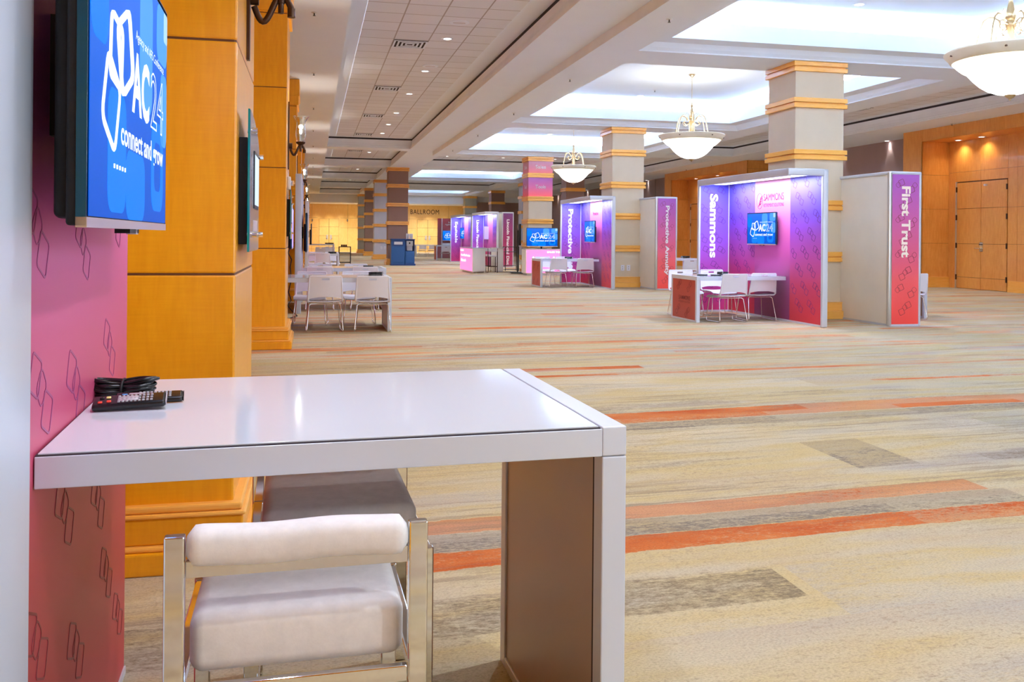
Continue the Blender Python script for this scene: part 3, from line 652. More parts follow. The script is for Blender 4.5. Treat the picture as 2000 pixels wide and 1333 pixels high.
# sconces
def make_sconce():
    t_ = thing('wall_sconce', 'x', 'wall lamp')
    b = MB(); b.extr((0, 0, 0), (0, 1, 0), (0, 0, 1), (1, 0, 0), [(-.02, -.30), (.02, -.30), (.035, -.1), (.05, 0), (.05, .25), (.02, .5), (-.02, .5), (-.05, .25), (-.05, 0), (-.035, -.1)], .014, 'bronze')
    b.tube([(.014, 0, -.02), (.05, 0, -.02)], .035, 'bronze', 12); obj('backplate', b, t_)
    b = MB(); pts = []
    for i in range(22):
        a = i / 21
        pts.append((.03 + .16 * a, 0, -.06 - .07 * math.sin(a * math.pi * 2.0) * (1 - .25 * a)))
    b.tube(pts, .011, 'bronze', 10, flat=1.3)
    b.tube([(.19, 0, -.06), (.19, 0, -.10)], .018, 'bronze', 10)
    b.tube([(.145, 0, -.085), (.145, 0, 0.0)], .013, 'bronze', 10); obj('arm', b, t_)
    b = MB(); b.lathe([(0, -.01), (.02, -.01), (.05, .01), (.055, .03), (.03, .035), (0, .035)], 'bronze', 20, (.145, 0, 0)); b.lathe([(0, -.04), (.018, -.04), (.018, -.01), (0, -.01)], 'bronze', 12, (.145, 0, 0)); obj('cup', b, t_)
    b = MB(); b.lathe([(.014, .03), (.014, .12), (0, .12)], 'plastic', 12, (.145, 0, 0)); obj('candle', b, t_)
    b = MB(); b.lathe([(0, .12), (.012, .13), (.018, .155), (.010, .185), (0, .205)], 'bulb', 12, (.145, 0, 0)); obj('bulb', b, t_)
    b = MB(); b.lathe([(.03, .035), (.05, .06), (.062, .11), (.058, .16), (.048, .22), (.052, .27), (.085, .335), (.083, .336), (.05, .275), (.045, .22), (.055, .16), (.059, .11), (.047, .063), (.028, .038)], 'glass', 24, (.145, 0, 0),
        wave=lambda a, z: .10 * math.cos(6 * a) * max(0, (z - .2) / .14)); obj('glass_shade', b, t_)
    return t_
sc0 = make_sconce()
SC = [(4.12, -.29, 'nearest bronze wall lamp, cut off by the top of the photo'), (10.9, -.29, 'bronze wall lamp with a lit glass hurricane shade on the second pilaster'),
      (18.25, -.312, 'lit glass wall lamp just above the white booth end post'), (25.4, -.31, 'fourth wall lamp along the left wall'), (32.7, -.33, 'fifth wall lamp along the left wall'), (40, -.34, 'sixth wall lamp along the left wall'), (47.5, -.36, 'farthest wall lamp along the left wall')]
for i, (y, x, lab) in enumerate(SC):
    o = sc0 if i == 0 else dup(sc0, (0, 0, 0)); o.location = (x, y, 2.35); tag(o, lab, 'wall lamp', 'bronze hurricane wall lamps')
    l = bpy.data.lights.new('sconce_light', 'POINT'); l.energy = 26; l.color = (1, .88, .74); l.shadow_soft_size = .03
    lo = link(bpy.data.objects.new('sconce_light', l)); lo.location = (x + .145, y, 2.56)

# glass directory signs on the pilasters
M['signglass'] = mat('blue_green_sign_glass', srgb(150, 150, 168), .12, spec=.7)
M['signedge'] = mat('green_glass_edge', srgb(20, 130, 130), .1)
M['signscr'] = mat('lit_sign_window', (.4, .5, .6), .2, emit=(.45, .6, .8), es=.6)
def directory(x, y, z, label):
    t_ = thing('directory_sign', label, 'sign', (x, y, z), group='glass edged directory signs')
    pts = [(0, 0)] + [(.58 * u, .47 + .10 * (1 - (u - .0) ** 2) * 1.0 - .10 * u * 0) for u in (0, .2, .4, .6, .8, 1)] + [(.58, 0)]
    pts = [(0, 0), (.58, 0), (.58, .46), (.5, .50), (.38, .53), (.24, .555), (.1, .565), (0, .57)]
    b = MB(); b.extr((.035, 0, 0), (0, 1, 0), (0, 0, 1), (1, 0, 0), pts, .008, 'signedge'); b.extr((.0432, .004, .004), (0, 1, 0), (0, 0, 1), (1, 0, 0), [(p[0] * .986, p[1] * .986) for p in pts], .003, 'signglass'); obj('glass_plate', b, t_)
    b = MB(); b.box(0, .03, .04, .54, .03, .46, 'black'); obj('display_box', b, t_)
    b = MB(); b.box(.044, .050, .2, .48, .18, .42, 'black'); b.box(.0502, .052, .215, .465, .195, .405, 'signscr'); obj('display_window', b, t_)
    b = MB(); b.box(.0463, .048, .2, .45, .08, .13, 'steel'); obj('name_plate', b, t_)
    for (u, v) in ((.06, .07), (.52, .07), (.06, .49), (.52, .42)):
        b = MB(); b.tube([(.03, u, v), (.068, u, v)], .012, 'chrome', 12); obj('standoff_bolt', b, t_)
directory(-.288, 3.70, 1.21, 'glass edged directory sign on the nearest wood pilaster')
directory(-.288, 10.6, 1.23, 'glass edged directory sign on the second wood pilaster'); directory(-.31, 18.0, 1.22, 'glass edged directory sign on the third wood pilaster')
t_ = thing('fire_alarm_strobe', 'small white fire alarm strobe on the second wood pilaster', 'fire alarm', (-.29, 10.75, 1.88))
b = MB(); b.rbox(0, .04, -.06, .06, -.075, .075, 'plastic', .01); obj('housing', b, t_)
b = MB(); b.lathe([(0, -.03), (.02, -.03), (.035, 0), (.02, .03), (0, .03)], 'glass', 16, (.055, 0, .0)); obj('strobe_lens', b, t_)

# ---------------------------------------------------------------- chandeliers
def make_chandelier():
    t_ = thing('chandelier', 'x', 'chandelier')
    b = MB(); b.lathe([(.46, -.02), (.60, .0), (.69, .015), (.707, .0), (.70, -.02), (.66, -.06), (.635, -.10), (.60, -.115)], 'alab', 64); b.lathe([(.60, -.115), (.58, -.09), (.46, -.02)], 'alab', 64); obj('rim', b, t_)
    b = MB(); b.lathe([(.615, -.11), (.60, -.125), (.56, -.165), (.52, -.20), (.49, -.22), (.46, -.22)], 'alabglow', 64); obj('collar', b, t_)
    b = MB(); b.lathe([(.475, -.215), (.44, -.26), (.39, -.32), (.32, -.39), (.24, -.445), (.14, -.485), (.05, -.50), (0, -.502)], 'lampglow', 64); obj('bowl', b, t_)
    b = MB(); b.lathe([(0, -.495), (.06, -.50), (.055, -.515), (.035, -.535), (.015, -.545), (.012, -.56), (0, -.565)], 'brass', 20); obj('finial', b, t_)
    b = MB(); b.lathe([(0, .72), (.012, .72), (.018, .66), (.035, .64), (.02, .61), (.03, .56), (.05, .46), (.06, .40), (.04, .37), (.06, .34), (.055, .30), (.035, .24), (.05, .18), (.045, .08), (.03, 0), (0, -.02)], 'brass', 20); obj('stem', b, t_)
    b = MB(); n = 12; zc = .72
    L = 1.32 - .06 - .72
    for i in range(n * 2):
        z0 = .72 + L * i / (n * 2); z1 = .72 + L * (i + 1.25) / (n * 2); a = .008; k = i % 2
        P = [(a * math.cos(q) * (1 - k), a * math.cos(q) * k, (z0 + z1) / 2 + (z1 - z0) / 2 * math.sin(q)) for q in [2 * math.pi * j / 10 for j in range(10)]]
        b.tube(P, .0028, 'brass', 5, closed=True)
    obj('chain', b, t_)
    b = MB(); b.lathe([(0, 1.32), (.075, 1.32), (.075, 1.30), (.05, 1.275), (.03, 1.265), (.02, 1.25), (0, 1.25)], 'brass', 24); obj('canopy', b, t_)
    for i in range(6):
        a = 2 * math.pi * (i + .25) / 6; ca, sa = math.cos(a), math.sin(a)
        pts = [(.04, .32), (.10, .33), (.12, .38), (.17, .42), (.23, .425), (.28, .39), (.315, .30), (.34, .18), (.36, .08), (.37, -.01)]
        b = MB(); b.tube([(r * ca, r * sa, z) for r, z in pts], .011, 'brass', 8)
        p2 = [(.04, .32), (.08, .25), (.13, .22), (.18, .235), (.20, .28), (.185, .31), (.165, .29)]
        b.tube([(r * ca, r * sa, z) for r, z in p2], .008, 'brass', 8)
        p3 = [(.05, .42), (.09, .47), (.13, .49), (.15, .46), (.13, .44)]; b.tube([(r * ca, r * sa, z) for r, z in p3], .003, 'brass', 6)
        obj('arm', b, t_)
        a2 = a + R(30); b = MB(); b.lathe([(0, -.012), (.013, -.01), (.015, 0), (.01, .01), (0, .012)], 'bronze', 10, (.675 * math.cos(a2), .675 * math.sin(a2), -.045)); obj('bolt', b, t_)
    return t_
ch0 = make_chandelier()
for i, (y, lab) in enumerate(((-.03, 'alabaster bowl chandelier behind the camera, outside the frame'), (8.92, 'large alabaster bowl chandelier, nearest, cut off by the right edge'), (17.9, 'alabaster bowl chandelier hanging left of the nearest beige column'), (26.8, 'small looking alabaster bowl chandelier beside the pink wrapped column'))):
    o = ch0 if i == 0 else dup(ch0, (0, 0, 0)); o.location = (7.91, y, 3.48); tag(o, lab, 'chandelier', 'alabaster bowl chandeliers')
    l = bpy.data.lights.new('chandelier_light', 'POINT'); l.energy = 20; l.color = (.95, .97, 1); l.shadow_soft_size = .25
    link(bpy.data.objects.new('chandelier_light', l)).location = (7.91, y, 3.48 + .13)

# ---------------------------------------------------------------- ceiling fittings
ORD = ['nearest', 'second nearest', 'third nearest', 'fourth nearest', 'fifth nearest', 'sixth nearest', 'seventh nearest', 'eighth nearest', 'ninth nearest', 'tenth nearest', 'eleventh nearest', 'twelfth nearest']
_cnt = {}
def nth(lab, visible=True):
    """a label of its own for each fitting of a row, counted away from the camera; fittings outside the frame keep a plain one"""
    if not visible: return lab + ', outside the frame'
    k = _cnt.get(lab, 0); _cnt[lab] = k + 1
    return lab + ', ' + (ORD[k] if k < 12 else 'farthest') + ' in view'
def make_sprinkler():
    t_ = thing('sprinkler', 'x', 'sprinkler'); b = MB(); b.lathe([(0, 0), (.04, 0), (.04, -.006), (.012, -.012), (0, -.012)], 'steel', 16); obj('escutcheon', b, t_)
    b = MB(); b.lathe([(0, -.012), (.008, -.012), (.008, -.04), (.02, -.045), (.02, -.048), (0, -.048)], 'blackmet', 12); obj('head', b, t_); return t_
s0 = make_sprinkler(); first = True
for (x, y, z, lab) in [(0, 12.36 + 4.62 * i, ZH, 'pendent sprinkler in the plain strip above the left wall') for i in range(-2, 9)] + [(4.5, 10.92 + 4.6 * i, ZL, 'pendent sprinkler in the soffit beside the bright coffers') for i in range(-1, 5)] + \
        [(7.92, 20.07, ZL + .67, 'pendent sprinkler inside the coffer of the middle chandelier'), (16.0, 20.0, ZH, 'pendent sprinkler before the nearer wood portal'), (15.9, 34, ZH, 'pendent sprinkler before the farther wood portal'), (15.9, 36.5, ZH, 'pendent sprinkler before the farther wood portal')]:
    o = s0 if first else dup(s0, (0, 0, 0)); first = False; o.location = (x, y, z); tag(o, nth(lab, y > 10), 'sprinkler', 'pendent sprinklers')
def make_down():
    t_ = thing('downlight', 'x', 'downlight'); b = MB(); b.lathe([(.065, -.004), (.08, -.008), (.10, -.006), (.10, 0), (.065, 0)], 'ceil', 24); obj('trim_ring', b, t_)
    b = MB(); b.lathe([(0, -.003), (.066, -.003)], 'dlglow', 24); obj('lens', b, t_); return t_
d0 = make_down(); first = True
DL = [(2.21, y, ZT - .004, 'recessed downlight in the tiled tray over the left aisle', 30) for y in (-2.5, 0, 3.1, 6.1, 9.1, 12.1, 15.11, 18.19, 21.2, 24.6, 27.2, 29.6, 33, 36.5, 42, 46, 51, 55)]
DL += [(13.6, y, ZT - .004, 'recessed downlight in the tiled tray over the right aisle', 30) for y in (3, 8, 13, 18.1, 23.0, 28, 34, 38)]
DL += [(x, y, ZT - .004, 'recessed downlight in the distant middle tiled tray', 25) for x in (5.5, 7.9, 10.2) for y in (34.3, 37.3)] + [(x, 53, ZT - .004, 'recessed downlight in the farthest middle tiled tray', 30) for x in (5.5, 7.9, 10.2)]
DL += [(16.8, y, 3.958, 'recessed downlight under the nearer wood portal', 14) for y in (15.0, 17.4, 19.9, 20.75)] + [(16.8, y, 3.958, 'recessed downlight under the farther wood portal', 14) for y in (33.2, 35.3, 37.5)]
DL += [(7.9, 20.96, ZL + .668, 'recessed downlight at the far end of the middle coffer', 0), (7.95, 11.95, ZL + .668, 'recessed downlight at the far end of the nearest coffer', 0), (7.9, 29.6, ZL + .668, 'recessed downlight at the far end of the third coffer', 0)]
for (x, y, z, lab, e) in DL:
    o = d0 if first else dup(d0, (0, 0, 0)); first = False; o.location = (x, y, z); tag(o, nth(lab, y > 13 or z > ZT), 'downlight', 'recessed downlights')
    if e: spot('downlight_beam', (x, y, z - .02), e * (5.8 if e > 20 else 1.6), (.90, .95, 1.0) if e > 20 else (1, .84, .62), 130, .9)
# wall washers over the taupe wall and the ballroom doors
for y in (24.0, 26.5, 29.0, 41, 44, 47.5, 51, 54.5, 58, 61.5, 65): 
    o = dup(d0, (16.95, y, ZH)); tag(o, nth('recessed wall washer before the taupe wall'), 'downlight', 'wall washers before the taupe wall'); spot('wall_washer', (17.05, y, ZH - .03), 90, (1, .97, .9), 62, .6, (0, R(8), 0))
for i, x in enumerate((0.3, 1.25, 2.1, 2.95, 4.3, 5.4, 6.6, 7.7, 8.9, 10.1, 11.4)):
    o = dup(d0, (x, 69.3, 3.66)); tag(o, ('leftmost', 'second from left', 'third from left', 'fourth from left', 'fifth from left', 'sixth from left', 'seventh from left', 'eighth from left', 'ninth from left', 'tenth from left', 'rightmost')[i] + ' of the recessed spots above the gold ballroom wall', 'downlight', 'wall washers above the ballroom wall'); spot('wall_washer', (x, 69.45, 3.62), 60, (1, .92, .74), 84, .7, (R(-6), 0, 0))
for x in (1.4, 5.0, 8.6): spot('lobby_beam', (x, 67.9, 3.62), 300, (1, .94, .82), 130, .8)
def make_vent():
    t_ = thing('ceiling_vent', 'x', 'ceiling vent'); h = .29
    b = MB(); b.box(-h, h, -h, h, -.004, 0, 'dark'); obj('backing', b, t_)
    for k in range(4):
        a = h - .07 * k; c_ = a - .032; b = MB()
        b.ring((0, 0, -.012), (1, 0, 0), (0, 1, 0), (0, 0, -1), [(-a, -a), (a, -a), (a, a), (-a, a)], [(-c_, -c_), (c_, -c_), (c_, c_), (-c_, c_)], .006, 'ceil'); obj('louvre', b, t_)
    return t_
v0 = make_vent(); first = True
for (x, y, lab) in [(1.63, yy, 'square louvred vent in the tiled tray over the left aisle') for yy in (5.9, 10.8, 15.67, 20.52, 25.3, 30.05, 36, 44.5, 53)] + [(13.6, yy, 'square louvred vent in the tiled tray over the right aisle') for yy in (10.2, 20.5, 31.9 + 2)] + [(6.6, 36, 'square louvred vent in the distant middle tiled tray'), (9.4, 53, 'square louvred vent in the farthest middle tiled tray')]:
    o = v0 if first else dup(v0, (0, 0, 0)); first = False; o.location = (x, y, ZT - .004); tag(o, nth(lab, y > 13), 'ceiling vent', 'square ceiling vents')
def speaker(x, y):
    t_ = thing('ceiling_speaker', 'round white ceiling speaker in the tiled tray, ' + ('nearest' if y < 15 else 'second nearest' if y < 20 else 'farther on'), 'speaker', (x, y, ZT - .004), group='round ceiling speakers')
    b = MB(); b.lathe([(.10, -.012), (.13, -.016), (.155, -.01), (.16, 0)], 'ceil', 28); obj('rim', b, t_)
    b = MB(); b.lathe([(0, -.012), (.10, -.012)], 'tile', 24); obj('grille', b, t_)
speaker(2.22, 13.9); speaker(2.24, 17.61)

# ---------------------------------------------------------------- televisions
def add_screen(t_, org, U, V, w_, h_, logo=True, texts=True):
    """lit screen with the conference slide, drawn on the front plane"""
    U, V = Vector(U), Vector(V); N = U.cross(V); o = Vector(org)
    b = MB(); b.extr(o, U, V, N, [(0, 0), (w_, 0), (w_, h_), (0, h_)], .001, 'screen')
    def shape(x, y, ww, hh, k, r=.12, lw=None, d=.0014):
        q = []; rr = r * h_
        x, y, ww, hh = x * w_, y * h_, ww * w_, hh * h_; rr = min(rr, ww / 2.01, hh / 2.01)
        for c in range(4):
            cx = x + (ww - rr if c in (0, 3) else rr); cy = y + (hh - rr if c in (0, 1) else rr)
            for i in range(5): a = R(90 * c + 22.5 * i); q.append((cx + rr * math.cos(a), cy + rr * math.sin(a)))
        if lw is None: b.extr(o, U, V, N, q, d, k)
        else:
            cx, cy = x + ww / 2, y + hh / 2; l_ = lw * h_
            q2 = [(cx + (p - cx) * (1 - 2 * l_ / ww), cy + (r_ - cy) * (1 - 2 * l_ / hh)) for p, r_ in q]; b.ring(o, U, V, N, q, q2, d, k)
    shape(0, .55, .16, .34, 'scr1', .08); shape(.16, .02, .2, .42, 'scr1', .08); shape(.53, .45, .2, .55, 'scr2', .1); shape(.80, .74, .2, .26, 'scr2', .08, None, .0018)
    shape(.93, .86, .07, .14, 'scr3', .02, None, .0022); shape(.72, .05, .22, .4, 'scr1', .1, .09, .0018); shape(.88, .36, .12, .34, 'scr2', .06, None, .0018); shape(.36, .0, .26, .26, 'scr1', .08)
    s_ = obj('screen', b, t_)
    e = .0035
    if logo:
        b = MB()
        for (cx, cy, sz, a, z) in ((.19, .385, .27, -.42, e), (.235, .57, .235, -.12, e + .0012), (.335, .60, .275, .42, e + .0024)):
            b.ring(o + N * 0, U, V, N, rsq(cx * w_, cy * h_, sz * h_, a, .2), rsq(cx * w_, cy * h_, sz * h_ * .83, a, .16), z, 'screenwhite')
        for i in range(5): b.extr(o, U, V, N, [((.22 + .03 * i) * w_, .17 * h_), ((.226 + .03 * i) * w_, .17 * h_), ((.226 + .03 * i) * w_, .185 * h_), ((.22 + .03 * i) * w_, .185 * h_)], e, 'screenwhite')
        obj('logo', b, s_)
    if texts:
        P = lambda u, v: tuple(o + U * (u * w_) + V * (v * h_) + N * e)
        lettering(s_, 'AC', P(.415, .405), U, V, .25 * w_, .245 * h_, bold=.035, key='screenwhite')
        lettering(s_, '24', P(.69, .405), U, V, .225 * w_, .245 * h_, outline=.012, key='screenwhite')
        lettering(s_, 'connect and grow', P(.285, .235), U, V, .635 * w_, .115 * h_, bold=.02, key='screenwhite')
        lettering(s_, 'Agency and AFS Conference', P(.46, .685), U, V, .46 * w_, .05 * h_, key='screenwhite')
    return s_
def television(label, org, face, w_, h_, rz, texts=True, blank=None, wall=.10, logo=True, group='wall televisions showing the conference slide'):
    """local frame: screen in the xz plane facing -y, bottom left corner at the origin, wall behind at y=+wall"""
    t_ = thing('television', label, 'television', org, rz, group)
    b = MB(); b.rbox(0, w_, 0, .030, 0, h_, 'black', .006, 3); obj('casing', b, t_)
    b = MB(); b.box(-.003, w_ + .003, -.003, .014, -.003, .014, 'alug'); b.box(-.003, 0, -.002, .014, 0, h_, 'bezel'); b.box(w_, w_ + .003, -.002, .014, 0, h_, 'bezel'); b.box(-.003, w_ + .003, -.002, .014, h_, h_ + .003, 'bezel'); obj('bezel', b, t_)
    b = MB(); b.rbox(w_ * .04, w_ * .96, .026, .058, h_ * .02, h_ * .72, 'black', .012); obj('back_cover', b, t_)
    b = MB(); b.box(w_ * .38, w_ * .62, .07, wall, h_ * .35, h_ * .65, 'blackmet'); b.box(w_ * .30, w_ * .70, wall - .012, wall, h_ * .3, h_ * .7, 'blackmet'); obj('wall_mount', b, t_)
    if blank:
        b = MB(); b.extr((.012, -.001, .016), (1, 0, 0), (0, 0, 1), (0, -1, 0), [(0, 0), (w_ - .024, 0), (w_ - .024, h_ - .028), (0, h_ - .028)], .001, blank); obj('screen', b, t_)
    else: add_screen(t_, (.012, -.002, .016), (1, 0, 0), (0, 0, 1), w_ - .024, h_ - .028, logo, texts)
    b = MB(); b.box(w_ * .5 - .06, w_ * .5 + .06, 0, .03, -.012, 0, 'black'); b.box(w_ * .5 + .02, w_ * .5 + .05, .0, .02, -.014, -.002, 'steel'); obj('sensor', b, t_)
    return t_

# ---------------------------------------------------------------- booths
def booth(label, loc, rz, L=2.85, D=.55, wing='hi', text='', tw=.9, wingk='wing', led=45, roof=True, textz=2.0, big=.16, logo=None, pat=True, backk=('violet', 'pinkc'), letterk='ink', H=2.3, wtext=True, postL=True):
    """back wall along local x, its face on y=0 looking to +y; a wing stands at x=L"""
    t_ = thing('exhibition_booth', label, 'booth', loc, rz, 'tall lit exhibition booths')
    F = .055
    b = MB(); b.box(0, L, -.05, -.008, .03, H - .03, 'panelback')
    b.box(0, L * .3, -.008, 0, .03, H - .03, backk[0]); b.box(L * .3, L * .68, -.008, 0, .03, H - .03, backk[1]); b.box(L * .68, L, -.008, 0, .03, H - .03, backk[0])
    if pat:
        o, U, V, N = (0, 0, .03), (1, 0, 0), (0, 0, 1), (0, 1, 0)
        pattern(b, o, U, V, N, L * .3, H - .06, 'line', .15, .33, .54); pattern(b, o, U, V, N, L * .32, H - .06, 'line', .15, .33, .54, L * .68)
    obj('back_wall', b, t_)
    b = MB()
    b.rbox(-F, 0, -.075, .02, 0, H, 'alu', .02); b.rbox(-F, L + .02, -.075, .02, H - .05, H, 'alu', .02); b.box(0, L, -.06, .012, 0, .03, 'alu')
    obj('frame', b, t_)
    b = MB(); b.box(L, L + .02, 0, D, .03, H - .04, wingk); b.box(L + .02, L + .045, 0, D, .03, H - .04, 'panelback')
    if wing == 'hi':   # printed side looks into the booth
        b = MB(); b.box(L - .012, L, .02, D, .03, H - .04, wingk); b.box(L, L + .04, -.05, D, .03, H - .04, 'panelback')
        o, U, V, N = (L - .012, .02, .03), (0, 1, 0), (0, 0, 1), (-1, 0, 0)
    else:              # printed side looks away from the booth
        b = MB(); b.box(L + .03, L + .042, -.02, D, .03, H - .04, wingk); b.box(L - .01, L + .03, -.05, D, .03, H - .04, 'panelback')
        o, U, V, N = (L + .042, -.02, .03), (0, 1, 0), (0, 0, 1), (1, 0, 0)
    if pat: pattern(b, o, U, V, N, D, H - .1, 'line' if wingk == 'wing' else 'linered', .15, .28, .52)
    wo = obj('wing_panel', b, t_)
    b = MB(); b.rbox(L - .02, L + .05, D - .01, D + .03, 0, H, 'alu', .015); b.rbox(L - .01, L + .05, -.06, D + .02, H - .05, H, 'alu', .02); b.box(L - .01, L + .045, -.05, D, 0, .03, 'alu')
    if wing == 'lo': b.rbox(L - .005, L + .052, -.085, -.015, 0, H, 'alug', .025)
    obj('wing_frame', b, t_)
    if roof:
        b = MB(); b.box(-F, L, 0, D, H - .07, H - .055, 'alug'); b.rbox(-F, L + .02, D - .03, D + .03, H - .11, H, 'alu', .012); b.rbox(-F - .01, -F + .05, 0, D + .03, H - .10, H, 'alu', .015)
        b.box(-F, L, 0, D, H - .03, H - .012, 'alu'); ro = obj('canopy', b, t_)
        b = MB(); b.box(.06, L - .10, D - .42, D - .06, H - .085, H - .071, 'led'); obj('light_strip', b, ro)
        if led:
            a = area('booth_light', (0, 0, 0), L - .5, .30, led * .62, (.66, .76, 1.0), (0, 0, 0)); a.parent = t_; a.location = (L / 2 - .08, D - .24, H - .092)
    if text and wtext:
        z1 = textz; hh = big
        if wing == 'hi': lettering(wo, text, (L - .0145, D / 2 + .02 + hh / 2, z1), (0, 0, -1), (0, -1, 0), tw, hh, bold=.035, key=letterk)
        else: lettering(wo, text, (L + .0445, D / 2 - hh / 2 - .01, z1), (0, 0, -1), (0, 1, 0), tw, hh, bold=.035, key=letterk)
    return t_

# booth seen across the hall, printed side panel at its far end
B1 = booth('large lit violet booth reading Sammons, in front of the nearest beige column', (7.225, 11.73, 0), R(91.2), 2.85, .56, 'hi', 'Sammons', 1.12, led=55, textz=2.06, big=.155)
# logo on its back wall
bw = [c_ for c_ in B1.children if c_.name.startswith('back_wall')][0]
lettering(bw, 'SAMMONS', (1.66, .004, 1.90), (-1, 0, 0), (0, 0, 1), .62, .115, key='maroon'); lettering(bw, 'RETIREMENT SOLUTIONS', (1.66, .004, 1.80), (-1, 0, 0), (0, 0, 1), .62, .055, key='maroon')
b = MB(); el = lambda sx, sy: [(sx * math.cos(2 * math.pi * i / 20), sy * math.sin(2 * math.pi * i / 20)) for i in range(20)]
b.ring((1.79, 0, 1.90), (-1, 0, 0), (0, 0, 1), (0, 1, 0), el(.10, .13), el(.093, .123), .003, 'maroon')
for k in range(4): b.extr((1.83 - .02 * k, 0, 1.80 + .04 * k), (-1, 0, 0), (0, 0, 1), (0, 1, 0), [(0, 0), (.03, .03), (.075, .035 + .01 * k), (.10, .075), (.05, .06), (.0, .03)], .003, 'maroon')
obj('emblem', b, bw)
television('television with the AC24 slide on the back wall of the large lit violet booth', (7.11, 13.79, 1.185), None, .91, .52, R(-88.8), wall=.075)
booth('white backed booth with a coral and purple end panel reading First Trust', (8.40, 14.60, 0), R(-90), 2.83, .44, 'lo', 'First Trust', 1.06, 'wingr', led=45, textz=2.08, big=.15, letterk='ftprint')
booth('violet booth reading Protective Life, left of the second beige column', (7.19, 20.97, 0), R(88), 2.95, .56, 'hi', 'Protective Life', 1.75, led=48, textz=2.06, big=.14)
BP = [o_ for o_ in bpy.data.objects if o_.get('label', '').startswith('violet booth reading Protective Life')][0]
bw = [c_ for c_ in BP.children if c_.name.startswith('back_wall')][0]
lettering(bw, 'Protective', (1.72, .004, 1.86), (-1, 0, 0), (0, 0, 1), .50, .09, key='maroon', bold=.01)
television('television with the AC24 slide in the violet booth left of the second column', (7.10, 22.95, 1.15), None, .98, .56, R(-92), wall=.085)
booth('white backed booth with coral end panel reading Protective Annuity, beside the second beige column', (8.33, 23.65, 0), R(-90), 2.83, .46, 'lo', 'Protective Annuity', 1.72, 'wingr', led=45, textz=2.08, big=.13)
booth('lilac booth reading Equitable, farthest of the row of lit booths', (7.30, 41.65, 0), R(90), 2.8, .52, 'hi', 'Equitable', 1.05, led=38, textz=2.0, big=.18, pat=True)
television('screen seen edge-on inside the Equitable booth', (7.16, 44.0, 1.15), None, .95, .55, R(-68), wall=.12, texts=False)
booth('lilac booth reading Lincoln Financial, between the Equitable booth and the pink wrapped column', (7.42, 36.2, 0), R(90), 2.9, .5, 'hi', 'Lincoln Financial Adv', 1.7, led=38, textz=2.0, big=.12)
television('blank purple screen on the Lincoln Financial booth wall', (7.28, 38.3, 1.15), None, .95, .58, R(-68), wall=.12, blank='lilacscreen', group='blank televisions')
booth('white backed booth with plum end panel reading Lincoln Financial Distributors', (7.80, 39.5, 0), R(-90), 2.83, .40, 'lo', 'Lincoln Financial Dist', 1.9, 'lfd', led=30, textz=2.0, big=.12)
# deep red booth in the distance
t_ = thing('exhibition_booth', 'deep red booth panel reading Full Fund Agency Revenue with a blue screen', 'booth', (7.05, 51.4, 0), 0, 'tall lit exhibition booths')
b = MB(); b.box(0, .22, 0, .05, 0, 2.3, 'darkred'); obj('side_panel', b, t_)
b = MB(); b.box(.22, .28, -.02, .06, 0, 2.3, 'alu'); obj('post', b, t_)
b = MB(); b.box(.28, 2.4, 0, .05, 0, 2.3, 'darkred'); wo = obj('front_panel', b, t_)
lettering(wo, 'Full Fund', (.62, -.004, 2.02), (1, 0, 0), (0, 0, 1), .6, .10, bold=.01); lettering(wo, 'Agency Revenue', (.42, -.004, 1.88), (1, 0, 0), (0, 0, 1), 1.0, .12, bold=.01)
television('television with the AC24 slide on the distant deep red booth', (7.33, 51.29, 1.02), None, .95, .58, 0, wall=.1)

# the booth the near table is fixed to
FGR = R(-87.85) - R(0)
t_ = thing('exhibition_booth', 'pink booth wall beside the camera, printed with grey linked squares', 'booth', (-.525, 2.79, 0), R(-90) + R(2.15), 'tall lit exhibition booths')
H = 2.3; L = 1.175
b = MB(); b.box(0, L + 0.0, -.05, -.01, .02, H, 'panelback'); b.box(0, L, -.01, 0, .02, H - .03, 'fgwall')
M['fgline'] = mat('faded_mauve_line_print', srgb(158, 70, 120), .4); M['fgline2'] = mat('faded_brown_line_print', srgb(146, 52, 62), .4)
for (s_, z, sz) in ((.28, .98, .115), (.68, .94, .13), (1.02, 1.28, .12), (.62, 1.25, .11), (.2, 1.32, .11), (.98, .98, .12)):
    motif(b, (0, 0, 0), (1, 0, 0), (0, 0, 1), (0, 1, 0), s_, z, sz, 'fgline', .0012, .06)
for (s_, z, sz) in ((.12, .74, .11), (.42, .62, .12), (.78, .70, .12), (1.0, .52, .12), (.3, .40, .12), (.66, .36, .12), (.12, .22, .11), (.5, .14, .12), (.9, .24, .12)):
    motif(b, (0, 0, 0), (1, 0, 0), (0, 0, 1), (0, 1, 0), s_, z, sz, 'fgline2', .0012, .06)
obj('back_wall', b, t_)
b = MB(); b.rbox(L, L + .22, -.06, .03, 0, H, 'alu', .006); b.box(0, L, -.05, .005, 0, .02, 'alu'); b.box(0, L, -.05, .005, H - .03, H, 'alu'); obj('frame', b, t_)
b = MB(); b.box(0, L + .22, .0, .5, H - .05, H, 'alu'); ro = obj('canopy', b, t_)
b = MB(); b.box(.05, L + .1, .40, .46, H - .064, H - .051, 'led'); obj('light_strip', b, ro)
a = area('booth_light', (0, 0, 0), 1.2, .06, 7, (.8, .8, 1.0)); a.parent = t_; a.location = (L / 2, .43, H - .07)
# its television
television('large television beside the camera with the blue AC24 slide', (-.358, 1.56, 1.292), None, 1.0, .578, R(90 + 1.8), wall=.125)

